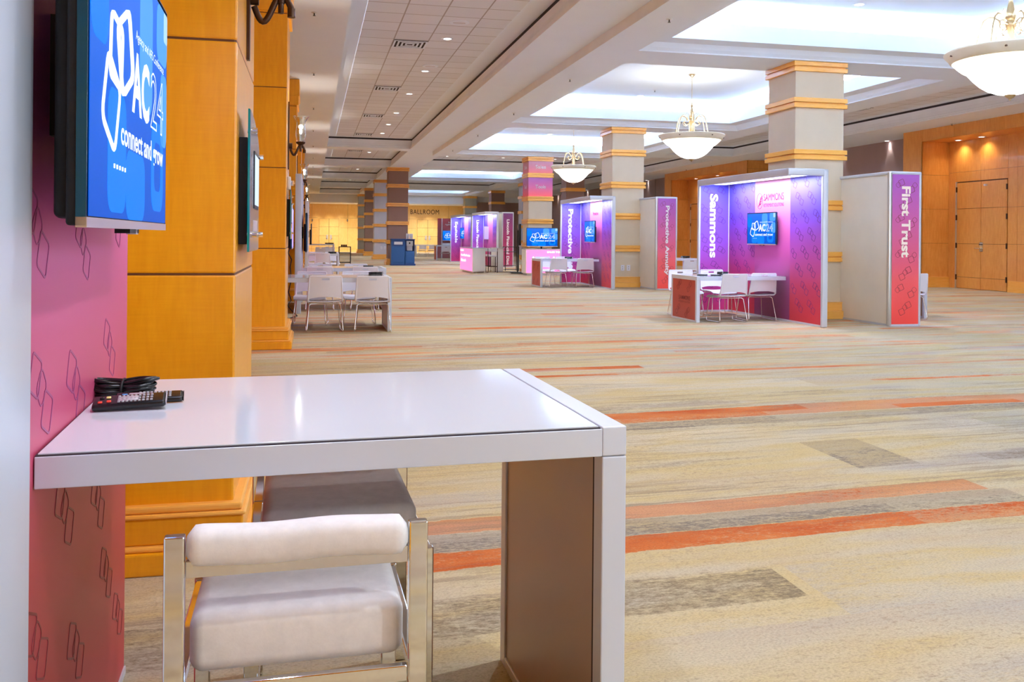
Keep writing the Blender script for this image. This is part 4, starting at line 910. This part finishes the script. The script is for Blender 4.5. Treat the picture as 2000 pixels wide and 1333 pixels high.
# ---------------------------------------------------------------- tables
def table(label, loc, rz, Wd, D, h, leg='leg_in', th=.062, fw=.055, outer=None, group='white tables with one panel leg', logo=None):
    """local x from the wall to the panel leg, y the depth"""
    t_ = thing('table', label, 'table', loc, rz, group)
    b = MB(); b.box(0, Wd - fw, 0, D, h - th, h - .004, 'alu'); b.box(0.0, Wd - fw - .002, .003, D - .003, h - .0045, h - .0015, 'dark'); obj('frame', b, t_, bevel=.002)
    b = MB(); b.box(.004, Wd - fw - .006, .008, D - .008, h - .004, h + .001, 'white'); obj('tabletop', b, t_, bevel=.001)
    b = MB(); b.box(Wd - fw, Wd, 0, D, h - th, h, 'alu'); b.box(Wd - fw, Wd, 0, .05, 0, h - th - .001, 'alu'); b.box(Wd - fw, Wd, D - .05, D, 0, h - th - .001, 'alu'); b.box(Wd - fw, Wd, .05, D - .05, 0, .03, 'alu')
    lg = obj('leg_frame', b, t_, bevel=.003)
    b = MB(); b.box(Wd - fw + .006, Wd - .016, .05, D - .05, .03, h - th, leg)
    b.box(Wd - fw + .001, Wd - fw + .012, .04, .058, .03, h - th, 'dark')
    if outer:
        b.box(Wd - .016, Wd - .004, .05, D - .05, .03, h - th, outer)
        o, U, V, N = (Wd - .004, .05, .03), (0, 1, 0), (0, 0, 1), (1, 0, 0)
        for (u, v) in ((.2, .13), (.55, .10), (.62, .5), (.25, .52)): motif(b, o, U, V, N, u, v, .12, 'linered')
    po = obj('leg_panel', b, t_)
    if logo: lettering(po, logo, (Wd - .002, D * .30, h * .45), (0, 1, 0), (0, 0, 1), D * .45, .07, key='linered', bold=.01); lettering(po, 'RETIREMENT SOLUTIONS', (Wd - .002, D * .30, h * .39), (0, 1, 0), (0, 0, 1), D * .45, .03, key='linered')
    return t_
TNEAR = table('high white table in the foreground, fixed to the pink booth wall', (-.484, 1.755, 0), R(2.4), 1.14, .85, .88)
table('white table with a brick red panel leg in the large lit violet booth', (7.17, 13.60, 0), R(181), 1.50, .94, .70, outer='legred', logo='SAMMONS')
table('white table with a red panel leg in the booth left of the second column', (7.2, 22.95, 0), R(180), 1.55, .95, .72, outer='legred')
T1 = table('white table nearest along the left wall, after the second pilaster', (-.40, 12.0, 0), 0, 1.44, 1.0, .72)
table('white table standing just behind the nearest left wall table', (-.15, 15.55, 0), 0, 1.40, 1.0, .72)
table('white table left of the black serving cart', (-.135, 27.4, 0), 0, .925, 1.0, .72)
table('far high white table before the gold wall, with black papers on it', (-.35, 41.0, 0), 0, 1.32, .95, .88)
table('white table leg showing right of the First Trust panel', (8.46, 12.87, 0), 0, 1.40, .95, .72)
table('white table showing behind the large violet booth, at the Protective Annuity booth', (8.40, 21.6, 0), 0, 1.37, .9, .76)
table('distant white table with a red leg panel before the deep red booth', (7.3, 47.6, 0), R(180), .95, .9, .80, outer='legred')
table('pale grey table before the far ballroom doors', (8.3, 55.4, 0), R(180), 2.15, .9, .74, leg='sage', outer='sage')

# ---------------------------------------------------------------- chairs
def make_chair():
    t_ = thing('side_chair', 'x', 'chair')
    w_ = .225
    b = MB(); n = 10; mm = 10; vs = []; th = .012     # seat shell, front edge at +y
    for s_ in (0, 1):
        for i in range(n + 1):
            y = -.20 + .42 * i / n
            for j in range(mm + 1):
                u = -1 + 2 * j / mm
                wd = w_ * (1 - .10 * max(0, (i / n - .8) * 3) ** 2)
                z = .395 + .012 * u * u - .03 * max(0, (i / n - .75) * 4) ** 2 + .012 * (1 - i / n) - s_ * th
                vs.append((u * wd, y, z))
    K = (n + 1) * (mm + 1); fs = []
    for i in range(n):
        for j in range(mm):
            a = i * (mm + 1) + j; q = (a, a + 1, a + mm + 2, a + mm + 1); fs.append(q); fs.append(tuple(K + e for e in q[::-1]))
    rim = [j for j in range(mm + 1)] + [i * (mm + 1) + mm for i in range(1, n + 1)] + [n * (mm + 1) + j for j in range(mm - 1, -1, -1)] + [i * (mm + 1) for i in range(n - 1, 0, -1)]
    for a, c_ in zip(rim, rim[1:] + rim[:1]): fs.append((c_, a, K + a, K + c_))
    b.add(vs, fs, 'plastic', True); obj('seat', b, t_)
    # backrest: a curved panel with a hand hole, carried by two side arms
    b = MB(); nz, nx = 12, 16
    def P(u, v, off):
        z = .44 + .30 * v; y = -.215 - .05 * v - .018 * (1 - u * u) - off; wd = .222 - .018 * v
        return (u * wd, y, z)
    vs = []
    for off in (0, .010):
        for i in range(nz + 1):
            for j in range(nx + 1):
                u = -1 + 2 * j / nx; v = i / nz
                if i == 0: v = .10 * (1 - u * u) * 1.0
                vs.append(P(u, v, off))
    K = (nz + 1) * (nx + 1); fs = []; hole = lambda i, j: i == nz - 2 and 6 <= j <= 9
    for i in range(nz):
        for j in range(nx):
            a = i * (nx + 1) + j; q = (a, a + 1, a + nx + 2, a + nx + 1)
            if hole(i, j):
                continue
            fs.append(q); fs.append(tuple(K + e for e in q[::-1]))
    rim = [j for j in range(nx + 1)] + [i * (nx + 1) + nx for i in range(1, nz + 1)] + [nz * (nx + 1) + j for j in range(nx - 1, -1, -1)] + [i * (nx + 1) for i in range(nz - 1, 0, -1)]
    for a, c_ in zip(rim, rim[1:] + rim[:1]): fs.append((a, c_, K + c_, K + a))
    b.add(vs, fs, 'plastic', True)
    for s_ in (-1, 1):
        b.tube([(s_ * .200, -.10, .40), (s_ * .218, -.175, .405), (s_ * .222, -.215, .43), (s_ * .220, -.228, .48), (s_ * .212, -.25, .60), (s_ * .204, -.268, .735)], [.012, .014, .015, .013, .011, .009], 'plastic', 8)
    b.tube([(u * .2, -.268 - .018 * (1 - u * u), .74) for u in (-1, -.6, -.2, .2, .6, 1)], .008, 'plastic', 8)
    obj('backrest', b, t_)
    for s_ in (-1, 1):
        b = MB(); pts = [(s_ * .05, .14, .375), (s_ * .17, .15, .37), (s_ * .195, .165, .35), (s_ * .225, .20, .06), (s_ * .228, .195, .02), (s_ * .23, .17, .009), (s_ * .235, -.20, .009), (s_ * .236, -.225, .02), (s_ * .232, -.225, .05), (s_ * .205, -.16, .35), (s_ * .18, -.15, .37), (s_ * .05, -.15, .372)]
        b.tube(pts, .0075, 'chrome', 8); obj('leg', b, t_)
    b = MB(); b.tube([(-.18, .15, .37), (.18, .15, .37)], .007, 'chrome', 8); b.tube([(-.18, -.15, .37), (.18, -.15, .37)], .007, 'chrome', 8); obj('stretcher', b, t_)
    return t_
c0 = make_chair(); first = True
G1 = 'white sled chairs along the left wall'; G2 = 'white sled chairs at the lit booths'; G3 = 'white chairs before the ballroom'
CH = [(.16, 12.22, 3, 'white chair on the near side of the nearest left table, closer to the wall', G1), (.80, 12.16, -4, 'white chair on the near side of the nearest left table, at its leg end', G1),
      (-.02, 13.12, 176, 'white chair on the far side of the nearest left table, closer to the wall', G1), (.66, 13.2, 183, 'white chair on the far side of the nearest left table, at its leg end', G1),
      (.13, 15.62, 0, 'chair back showing above the nearest left table, closer to the wall', G1), (.88, 15.62, 0, 'chair back showing above the nearest left table, at its right end', G1),
      (.15, 16.75, 180, 'white chair behind the second left table, closer to the wall', G1), (.8, 16.75, 180, 'white chair behind the second left table, at its leg end', G1),
      (.30, 27.35, 0, 'white chair with its back to us at the table left of the serving cart', G1), (.10, 28.62, 176, 'turned white chair behind the table left of the serving cart, by the wall', G1), (.62, 28.66, 184, 'turned white chair behind the table left of the serving cart, by its leg', G1),
      (.35, 40.6, 0, 'far white chair under the high table before the gold wall', G1), (.8, 42.2, 180, 'far white chair behind the high table before the gold wall', G1),
      (6.24, 12.78, 4, 'white chair on the near side of the Sammons booth table, by its red leg', G2), (6.84, 12.98, 1, 'white chair on the near side of the Sammons booth table, by the booth wall', G2),
      (6.05, 13.85, 178, 'white chair on the far side of the Sammons booth table, by its red leg', G2), (6.68, 13.95, 182, 'white chair on the far side of the Sammons booth table, by the booth wall', G2),
      (6.04, 21.95, 2, 'white chair at the Protective Life table, by its red leg', G2), (6.76, 21.98, -2, 'white chair at the Protective Life table, by the booth wall', G2),
      (6.1, 23.3, 180, 'white chair on the far side of the Protective Life table, by its leg', G2), (6.7, 23.35, 180, 'white chair on the far side of the Protective Life table, by the wall', G2),
      (9.40, 12.80, 0, 'white chair half hidden by the First Trust end panel', G2), (9.42, 21.5, 0, 'white chair showing between the Protective Annuity and Sammons panels', G2),
      (6.82, 46.7, 0, 'white chair at the distant table before the deep red booth', G2),
      (6.55, 54.5, 0, 'left one of the chairs at the pale table by the ballroom doors', G3), (7.15, 54.5, 0, 'second chair from the left at the pale table by the ballroom doors', G3), (7.7, 54.5, 0, 'right one of the chairs at the pale table by the ballroom doors', G3)]
for (x, y, a, lab, g) in CH:
    o = c0 if first else dup(c0, (0, 0, 0)); first = False; o.location = (x, y, 0); o.rotation_euler = (0, 0, R(a)); tag(o, lab, 'chair', g)

# ---------------------------------------------------------------- foreground stools
def make_stool():
    """sitter looks to +y; back towards -y"""
    t_ = thing('counter_stool', 'x', 'stool'); hw = .225
    for s_ in (-1, 1):
        x0, x1 = (s_ * hw - .034 if s_ > 0 else s_ * hw), (s_ * hw if s_ > 0 else s_ * hw + .034)
        b = MB(); b.box(x0, x1, -.262, -.240, 0, .765, 'chrome'); obj('back_post', b, t_, bevel=.003)
        b = MB(); b.box(x0, x1, .240, .262, 0, .51, 'chrome'); obj('front_leg', b, t_, bevel=.003)
        b = MB(); b.box(x0 + .003, x1 - .003, -.239, .239, .484, .506, 'chrome'); obj('side_rail', b, t_, bevel=.003)
        b = MB(); b.box(x0 + .003, x1 - .003, -.239, .239, .10, .12, 'chrome'); obj('floor_rail', b, t_, bevel=.003)
    b = MB(); b.box(-hw + .035, hw - .035, -.258, -.244, .692, .722, 'chrome'); obj('back_rail', b, t_, bevel=.002)
    for y in (-.251, .251): b = MB(); b.box(-hw + .035, hw - .035, y - .008, y + .008, .478, .506, 'chrome'); obj('seat_rail', b, t_, bevel=.002)
    b = MB(); b.box(-hw + .035, hw - .035, .243, .259, .17, .19, 'chrome'); obj('footrest', b, t_, bevel=.002)
    b = MB(); L = hw - .036; vs = []; ns = 30; K = 20
    for i in range(ns + 1):
        u = -1 + 2 * i / ns; x = u * L; e = max(0, (abs(u) - .9) / .1); sc_ = math.sqrt(max(0.0, 1 - e * e)) * .5 + .5
        for j in range(K):
            a = 2 * math.pi * j / K; ca, sa = math.cos(a), math.sin(a)
            p = 2 / 2.7; vs.append((x, -.244 + .036 * math.copysign(abs(ca) ** p, ca) * sc_, .742 + .033 * math.copysign(abs(sa) ** p, sa) * sc_ + .002 * math.sin(5 * u)))
    fs = [(i * K + j, i * K + (j + 1) % K, (i + 1) * K + (j + 1) % K, (i + 1) * K + j) for i in range(ns) for j in range(K)] + [tuple(range(K))[::-1], tuple(ns * K + j for j in range(K))]
    b.add(vs, fs, 'velvet', True); obj('back_cushion', b, t_)
    b = MB(); b.rbox(-.188, .188, -.225, .232, .507, .612, 'velvet', .026, 6); obj('seat', b, t_)
    return t_
st = make_stool(); st.location = (-.021, 1.87, 0); st.rotation_euler = (0, 0, R(1.0)); tag(st, 'chrome stool with ivory cushions, its low back towards the camera', 'stool', 'chrome counter stools')
st2 = dup(st, (.068, 2.46, 0), R(181.5), 'chrome stool under the far side of the near table, mostly hidden')

# ---------------------------------------------------------------- remote controls and cables on the tables
M['rbtn'] = mat('grey_rubber_keys', (.35, .35, .36), .6); M['rred'] = mat('red_keys', (.7, .04, .02), .5); M['ryel'] = mat('yellow_key', (.7, .6, .2), .5); M['rblu'] = mat('blue_key', (.05, .35, .7), .5); M['rsil'] = mat('silver_face', (.45, .4, .42), .35)
M['blkgloss'] = mat('black_glossy_shell', (.008, .008, .009), .22)
def remote(label, loc, rz, L=.17, w_=.045, h_=.02, style=0, tilt=0.0):
    t_ = thing('remote_control', label, 'remote control', loc, rz, 'remote controls on the near table'); t_.rotation_euler = (R(16), tilt, rz)
    b = MB(); b.rbox(0, L, -w_ / 2, w_ / 2, 0.0, h_, 'blkgloss', .007, 4); obj('shell', b, t_)
    b = MB()
    for i in range(9):
        for j in range(3):
            x = L * (.34 + .055 * i); b.rbox(x, x + .006, -w_ * .32 + j * w_ * .24, -w_ * .32 + j * w_ * .24 + .007, h_ - .001, h_ + .0022, 'rbtn', .001, 1)
    obj('keypad', b, t_, label='grey keys in rows')
    b = MB()
    if style == 0:
        for (x, y, k) in ((.012, -.012, 'rred'), (.03, -.010, 'rred'), (.028, .010, 'ryel'), (.014, .010, 'blkgloss')): b.rbox(x, x + .010, y - .004, y + .004, h_ - .001, h_ + .003, k, .002, 2)
        b.rbox(L * .34, L * .62, -w_ * .2, w_ * .2, h_ - .001, h_ + .0015, 'rsil', .001, 1)
    else:
        b.rbox(L * .1, L * .1 + .012, -.004, .004, h_ - .001, h_ + .003, 'rblu', .001, 1); b.rbox(L * .2, L * .42, -w_ * .25, w_ * .25, h_ - .001, h_ + .0015, 'rsil', .002, 1)
    obj('coloured_keys', b, t_)
    b = MB(); b.box(L - .001, L + .0008, -w_ * .42, w_ * .42, .003, h_ - .002, 'rsil' if style == 0 else 'black'); obj('signal_window', b, t_)
remote('front remote control with red and yellow keys, on the near table', (-.478, 2.168, .8875), R(5), .155, .052, .016, 0, R(-2.0))
remote('rear remote control with a blue key, pointing away under the cable coil', (-.446, 2.242, .8868), R(6), .150, .044, .014, 1, R(0))
t_ = thing('cable_coil', 'coil of black cable tied in the middle, lying on the near table', 'cable', (-.445, 2.335, .8825))
b = MB()
for k in range(11):
    a = .072 + .009 * random.uniform(-1, 1); bb = .034 + .012 * random.uniform(-1, 1); zz = .006 + .0035 * k; ph = random.uniform(-.1, .1)
    P_ = []
    for i in range(40):
        q = 2 * math.pi * i / 40; pinch = 1 - .45 * math.exp(-(math.cos(q) * 2.2) ** 2)
        P_.append((a * math.cos(q) + .003 * math.sin(k), bb * math.sin(q) * pinch, zz * (.85 + .25 * abs(math.cos(q))) + .002 * math.sin(3 * q + k)))
    b.tube(P_, .0040, 'blkgloss', 8, closed=True)
obj('loops', b, t_)
b = MB(); b.tube([(0, .036 * math.cos(q), .020 + .022 * math.sin(q)) for q in [2 * math.pi * i / 24 for i in range(24)]], .003, 'black', 6, closed=True); obj('cable_tie', b, t_)
def bits(label, x, y, z, n=3, cat='remote control', s_=1.0):
    t_ = thing('remote_control', label, cat, (x, y, z)); b = MB(); b.rbox(-.09 * s_, .09 * s_, -.025, .025, 0, .02, 'blkgloss', .006, 2); obj('shell', b, t_); b = MB(); b.box(-.06 * s_, .06 * s_, -.015, .015, .02, .022, 'rbtn'); obj('keypad', b, t_)
def coil(label, x, y, z, s_=1.0, rz=0):
    t_ = thing('cable_coil', label, 'cable', (x, y, z), rz); b = MB()
    for k in range(4): b.tube([(.10 * s_ * math.cos(q), .05 * s_ * math.sin(q), .008 + .012 * k) for q in [2 * math.pi * i / 20 for i in range(20)]], .007, 'blkgloss', 6, closed=True)
    obj('loops', b, t_); b = MB(); b.box(-.01, .01, -.06 * s_, .06 * s_, 0.001, .052, 'black'); obj('cable_tie', b, t_)
bits('black remote on the nearest left wall table', .84, 12.3, .722); coil('black cable coil on the nearest left wall table', .86, 12.55, .722, .9)
bits('black remote on the second left wall table', .98, 16.2, .722)
bits('black remote at the red leg end of the Sammons booth table', 5.92, 12.95, .702, s_=.9); bits('second black remote on the Sammons booth table', 6.1, 12.85, .702, s_=.9); coil('black cable coil on the Sammons booth table', 6.36, 13.15, .702, .9)
coil('black cable coil on the Protective Life table', 6.5, 22.4, .722); coil('black cable coil on the table behind the Sammons panel', 9.55, 21.95, .762, 1.2)
coil('black cable coil on the table left of the serving cart', .6, 27.9, .722, 1.2); coil('heap of black cable on the far high table', .75, 41.3, .882, 1.9)

# televisions of the left wall booths, seen edge-on
television('black television seen edge-on between the second pilaster and the white post', (-.27, 12.4, 1.09), None, 1.0, .56, R(90), wall=.10, blank='lilacscreen', group='blank televisions')
television('tall black screen seen edge-on just right of the white booth post', (-.09, 15.9, .98), None, 1.9, .68, R(90), wall=.12, blank='black', group='blank televisions')
television('small black screen edge-on, farthest along the left wall', (-.02, 26.9, .99), None, 1.5, .62, R(90), wall=.12, blank='black', group='blank televisions')
b = MB(); b.rbox(.0, .08, 0, 2.6, .05, 2.2, 'fgwall', .01)
def leftbooth(label, x, y, L, H=2.27):
    t_ = thing('exhibition_booth', label, 'booth', (x, y, 0), 0, 'booths against the left wall')
    b = MB(); b.box(-.05, -.01, 0, L, .03, H - .03, 'panelback'); b.box(-.01, 0, 0, L, .03, H - .03, 'fgwall'); obj('back_wall', b, t_)
    b = MB(); b.rbox(-.07, .035, -.04, 0, 0, H, 'alu', .006); b.rbox(-.07, .035, L, L + .04, 0, H, 'alu', .006); b.box(-.07, .03, 0, L, H - .04, H, 'alu'); obj('frame', b, t_)
leftbooth('booth wall seen edge-on with a white end post, after the second pilaster', -.205, 14.95, 2.5); leftbooth('booth wall hidden behind the second pilaster', -.40, 11.9, 2.4); leftbooth('far booth wall seen edge-on by the table left of the cart', -.14, 26.5, 2.4)
t_ = thing('power_cord', 'black power cord hanging down beside the white booth post', 'cord', (0, 0, 0))
b = MB(); b.tube([(-.30, 14.2, 1.2), (-.33, 14.2, 1.1), (-.36, 14.15, 1.0), (-.31, 14.2, .9), (-.33, 14.2, .78), (-.31, 14.2, .6), (-.35, 14.15, .4), (-.31, 14.2, .27), (-.36, 14.1, .2), (-.3, 14.1, .12), (-.22, 14.3, .02), (-.36, 13.9, .012), (-.44, 13.6, .012)], .009, 'black', 6); obj('cable', b, t_)

# ---------------------------------------------------------------- lit counters and what stands on and round them
t_ = thing('reception_counter', 'counter with a glowing pink front, freestanding before the lilac booths', 'counter', (0, 0, 0))
A = [(5.32, 32.6), (5.36, 30.25), (5.93, 30.9), (5.93, 32.9)]
b = MB(); b.prism(A, .06, .86, 'panelback'); b.prism([(5.30, 32.65), (5.34, 30.20), (5.95, 30.85), (5.95, 32.95)], .86, .885, 'white'); obj('body', b, t_)
b = MB(); b.prism([(5.38, 32.5), (5.42, 30.4), (5.9, 31.0), (5.9, 32.8)], 0, .06, 'alug'); obj('plinth', b, t_)
U = Vector((.04, -2.35, 0)).normalized(); N = Vector((-1, -.017, 0)).normalized()
b = MB(); b.extr(Vector((5.32, 32.6, 0)) - Vector((0, 0, 0)), U, (0, 0, 1), N, [(0.02, .08), (2.33, .08), (2.33, .85), (.02, .85)], .012, 'pinklit'); po = obj('lit_panel', b, t_)
o_ = Vector((5.30, 32.6, 0))
lettering(po, 'Home Office Concierge', (o_ + U * .3 + Vector((-.004, 0, .55))), U, (0, 0, 1), 1.7, .10, bold=.02, key='inklit'); lettering(po, 'Network', (o_ + U * .3 + Vector((-.004, 0, .38))), U, (0, 0, 1), .9, .10, bold=.02, key='inklit'); lettering(po, 'SALES', (o_ + U * .15 + Vector((-.004, 0, .75))), U, (0, 0, 1), .6, .06, bold=.02, key='inklit')
t_ = thing('reception_counter', 'counter with a glowing pink front reading Allstate under Sales Tools, below the large screen', 'counter', (6.88, 28.75, 0))
b = MB(); b.box(0, 2.0, 0, .6, .07, .86, 'panelback'); b.box(-.02, 2.02, -.02, .62, .86, .885, 'white'); obj('body', b, t_)
b = MB(); b.box(.05, 1.95, .05, .6, 0, .07, 'alug'); obj('plinth', b, t_)
b = MB(); b.box(.02, 1.98, -.012, 0, .09, .85, 'pinklit'); po = obj('lit_panel', b, t_)
lettering(po, 'SALES TOOLS', (.72, -.016, .75), (1, 0, 0), (0, 0, 1), .62, .06, bold=.02, key='inklit'); lettering(po, 'Allstate, Annexus', (.18, -.016, .50), (1, 0, 0), (0, 0, 1), 1.4, .13, bold=.02, key='inklit')
t_ = television('large television with the AC24 slide standing on the pink Sales Tools counter', (6.98, 29.1, .96), None, 1.07, .62, R(-2), wall=.12)
b = MB(); b.box(.35, .7, .0, .2, -.074, -.066, 'black'); b.box(.5, .55, .05, .09, -.07, .05, 'black'); obj('stand', b, t_)
t_ = television('black back of a screen turned away, right of the large counter television', (8.12, 28.86, .96), None, .55, .62, R(24), wall=.1, blank='black', group='blank televisions')
b = MB(); b.box(.1, .4, .0, .2, -.0745, -.066, 'black'); b.box(.22, .27, .05, .09, -.07, .05, 'black'); obj('stand', b, t_)
t_ = thing('reception_counter', 'plain beige counter behind the two high stools, under the lilac booth wall', 'counter', (6.45, 31.7, 0))
b = MB(); b.box(0, .3, 0, .8, .04, .86, 'panelback'); b.box(.02, .28, .02, .78, 0, .04, 'alug'); obj('body', b, t_); b = MB(); b.box(-.03, .33, -.04, .84, .86, .885, 'white'); obj('countertop', b, t_)
def high_stool(x, y, lab, g='beige high stools by the lit counter'):
    t_ = thing('bar_stool', lab, 'stool', (x, y, 0), 0, g)
    b = MB()
    b.rbox(-.17, .17, -.17, .17, .56, .62, 'velvet', .02); obj('seat', b, t_)
    b = MB(); b.rbox(-.17, .17, -.185, -.15, .74, .86, 'velvet', .015); obj('backrest', b, t_)
    for sx in (-1, 1):
        for sy in (-1, 1): q = MB(); q.box(sx * .17 - .012, sx * .17 + .012, sy * .17 - .012, sy * .17 + .012, 0, .86 if sy < 0 else .57, 'bronze'); obj('leg', q, t_)
    b = MB(); b.box(-.17, .17, .165, .18, .2, .225, 'bronze'); b.box(-.17, .17, -.18, -.165, .2, .225, 'bronze'); b.box(.16, .18, -.17, .17, .2, .225, 'bronze'); b.box(-.18, -.16, -.17, .17, .2, .225, 'bronze'); obj('footrest', b, t_)
high_stool(6.16, 32.1, 'beige bar stool right beside the glowing pink counter'); high_stool(6.24, 31.3, 'beige bar stool, right one of two beside the pink counter')
t_ = thing('equipment_rack', 'black wire rack on castors left of the pink wrapped column', 'rack', (6.82, 31.7, 0))
for (x, y) in ((0, 0), (.5, 0), (0, .4), (.5, .4)): b = MB(); b.tube([(x, y, .04), (x, y, .92)], .014, 'blackmet', 8); obj('post', b, t_)
for z in (.08, .22, .72, .9): b = MB(); b.box(-.01, .51, -.01, .41, z, z + .018, 'blackmet'); obj('shelf', b, t_)
t_ = thing('television', 'tall black screen on a rolling stand, left of the pink wrapped column', 'television', (7.0, 30.25, 0), R(82))
b = MB(); b.rbox(-.35, .35, -.03, .03, .98, 1.72, 'black', .01); obj('casing', b, t_)
b = MB(); b.tube([(0, .05, .05), (0, .05, 1.5)], .03, 'blackmet', 10); obj('pole', b, t_); b = MB(); b.box(-.3, .3, -.25, .3, .03, .06, 'blackmet'); obj('base', b, t_)

# water station by the brown column
M['bluetrim'] = mat('darker_blue_mouldings', srgb(12, 56, 120), .4)
t_ = thing('water_station', 'blue cabinet water station with cups, at the foot of the brown column', 'water station', (3.30, 38.55, 0), R(0))
b = MB(); b.box(0, .58, 0, .55, .04, 1.10, 'blue'); b.box(-.03, .61, -.03, .58, 1.10, 1.15, 'bluetrim'); b.box(-.02, .60, -.02, .57, 0, .06, 'bluetrim'); b.box(.05, .53, -.012, 0, .14, .78, 'blue'); b.box(.05, .53, -.008, 0, .84, 1.07, 'bluetrim'); obj('bin_cabinet', b, t_, bevel=.006)
b = MB(); b.box(.12, .48, -.014, -.006, .90, 1.02, 'silver'); obj('sign_plate', b, t_)
b = MB(); b.box(.60, 1.0, 0, .55, .04, .62, 'blue'); b.box(.60, .63, 0, .55, .62, 1.12, 'bluetrim'); b.box(.97, 1.0, 0, .55, .62, 1.12, 'bluetrim'); b.box(.60, 1.0, .5, .55, .62, 1.12, 'blue'); b.box(.58, 1.02, -.02, .57, 1.10, 1.14, 'bluetrim'); b.box(.58, 1.04, -.04, .57, 0, .08, 'bluetrim'); b.box(.64, .96, -.01, 0, .12, .56, 'blue'); obj('water_cabinet', b, t_, bevel=.006)
b = MB(); b.box(.66, .94, .1, .45, .85, 1.06, 'white'); b.box(.68, .92, .15, .45, .64, .85, 'silver'); b.box(.77, .82, .06, .1, .93, 1.0, 'black'); obj('dispenser', b, t_)
for k, x in enumerate((3.98, 4.06, 4.14, 4.21)):
    t_ = thing('paper_cup', ('leftmost', 'second', 'third', 'rightmost')[k] + ' stack of pale paper cups on top of the blue water station', 'cup', (x, 38.8, 1.14), 0, 'cup stacks on the water station')
    b = MB(); b.lathe([(0, 0), (.025, 0), (.037, .10), (.037, .19), (.033, .22), (0, .24)], 'silver', 12); obj('cup_wall', b, t_)
# serving cart
t_ = thing('serving_cart', 'black metal serving cart with three glass shelves before the gold wall', 'cart', (1.08, 37.9, 0), R(-4))
for (x, y) in ((0, 0), (.47, 0), (0, .4), (.47, .4)):
    b = MB(); b.box(x - .015, x + .015, y - .015, y + .015, .06, .80, 'blackmet'); obj('post', b, t_); b = MB(); b.lathe([(0, -.03), (.03, -.03), (.03, .03), (0, .03)], 'black', 12, (x, y, .03)); obj('castor', b, t_)
for z in (.13, .53, .78): b = MB(); b.ring((-.015, -.015, z), (1, 0, 0), (0, 1, 0), (0, 0, 1), [(0, 0), (.5, 0), (.5, .43), (0, .43)], [(.03, .03), (.47, .03), (.47, .40), (.03, .40)], .03, 'blackmet'); b.box(0, .47, 0, .4, z + .01, z + .016, 'glass'); obj('shelf', b, t_)
for k in range(3):
    t_ = thing('condiment_box', ('left', 'middle', 'right')[k] + ' one of three small dark boxes on the serving cart', 'box', (1.17 + .085 * k, 38.0, .811), 0, 'boxes on the serving cart'); b = MB(); b.box(0, .075, 0, .12, 0, .075, 'bronze'); b.box(.01, .065, .01, .11, .075, .08, 'dark'); obj('box_body', b, t_)
# bits by the Equitable table
t_ = thing('backpack', 'dark backpack on the floor beside the distant white chair', 'bag', (7.3, 46.9, 0)); b = MB(); b.rbox(0, .30, 0, .22, 0, .46, 'black', .06); obj('body', b, t_); b = MB(); b.rbox(.05, .25, -.06, .02, .05, .28, 'blackmet', .03); obj('pocket', b, t_)
t_ = thing('papers', 'pile of white papers on the distant table by the Equitable booth', 'papers', (6.9, 47.1, .803)); b = MB()
for k in range(8): b.box(-.25 + .01 * k, .22 + .012 * k, -.15, .15, .012 * k, .012 * k + .011, 'white')
obj('sheets', b, t_)
# BALLROOM lettering and wall devices
t_ = thing('wall_lettering', 'raised bronze letters reading BALLROOM on the far gold wall', 'sign', (7.45, Y1 - .035, 2.98))
o = link(bpy.data.objects.new('letters', text_mesh('BALLROOM', 2.25, .36, key='bronze', spacing=1.1))); o.parent = t_; put(o, (0, -.01, 0), (1, 0, 0), (0, 0, 1))
mo = o.modifiers.new('solid', 'SOLIDIFY'); mo.thickness = .02
for (x, lab) in ((-.02, 'left of the first ballroom doors'), (2.62, 'right of the first ballroom doors')):
    t_ = thing('wall_device', 'small dark square wall device, ' + lab, 'wall device', (x, Y1 - .03, 2.42)); b = MB(); b.box(-.05, .05, -.03, 0, -.07, .07, 'dark'); b.box(-.02, .02, -.034, -.03, -.03, .03, 'steel'); obj('housing', b, t_)
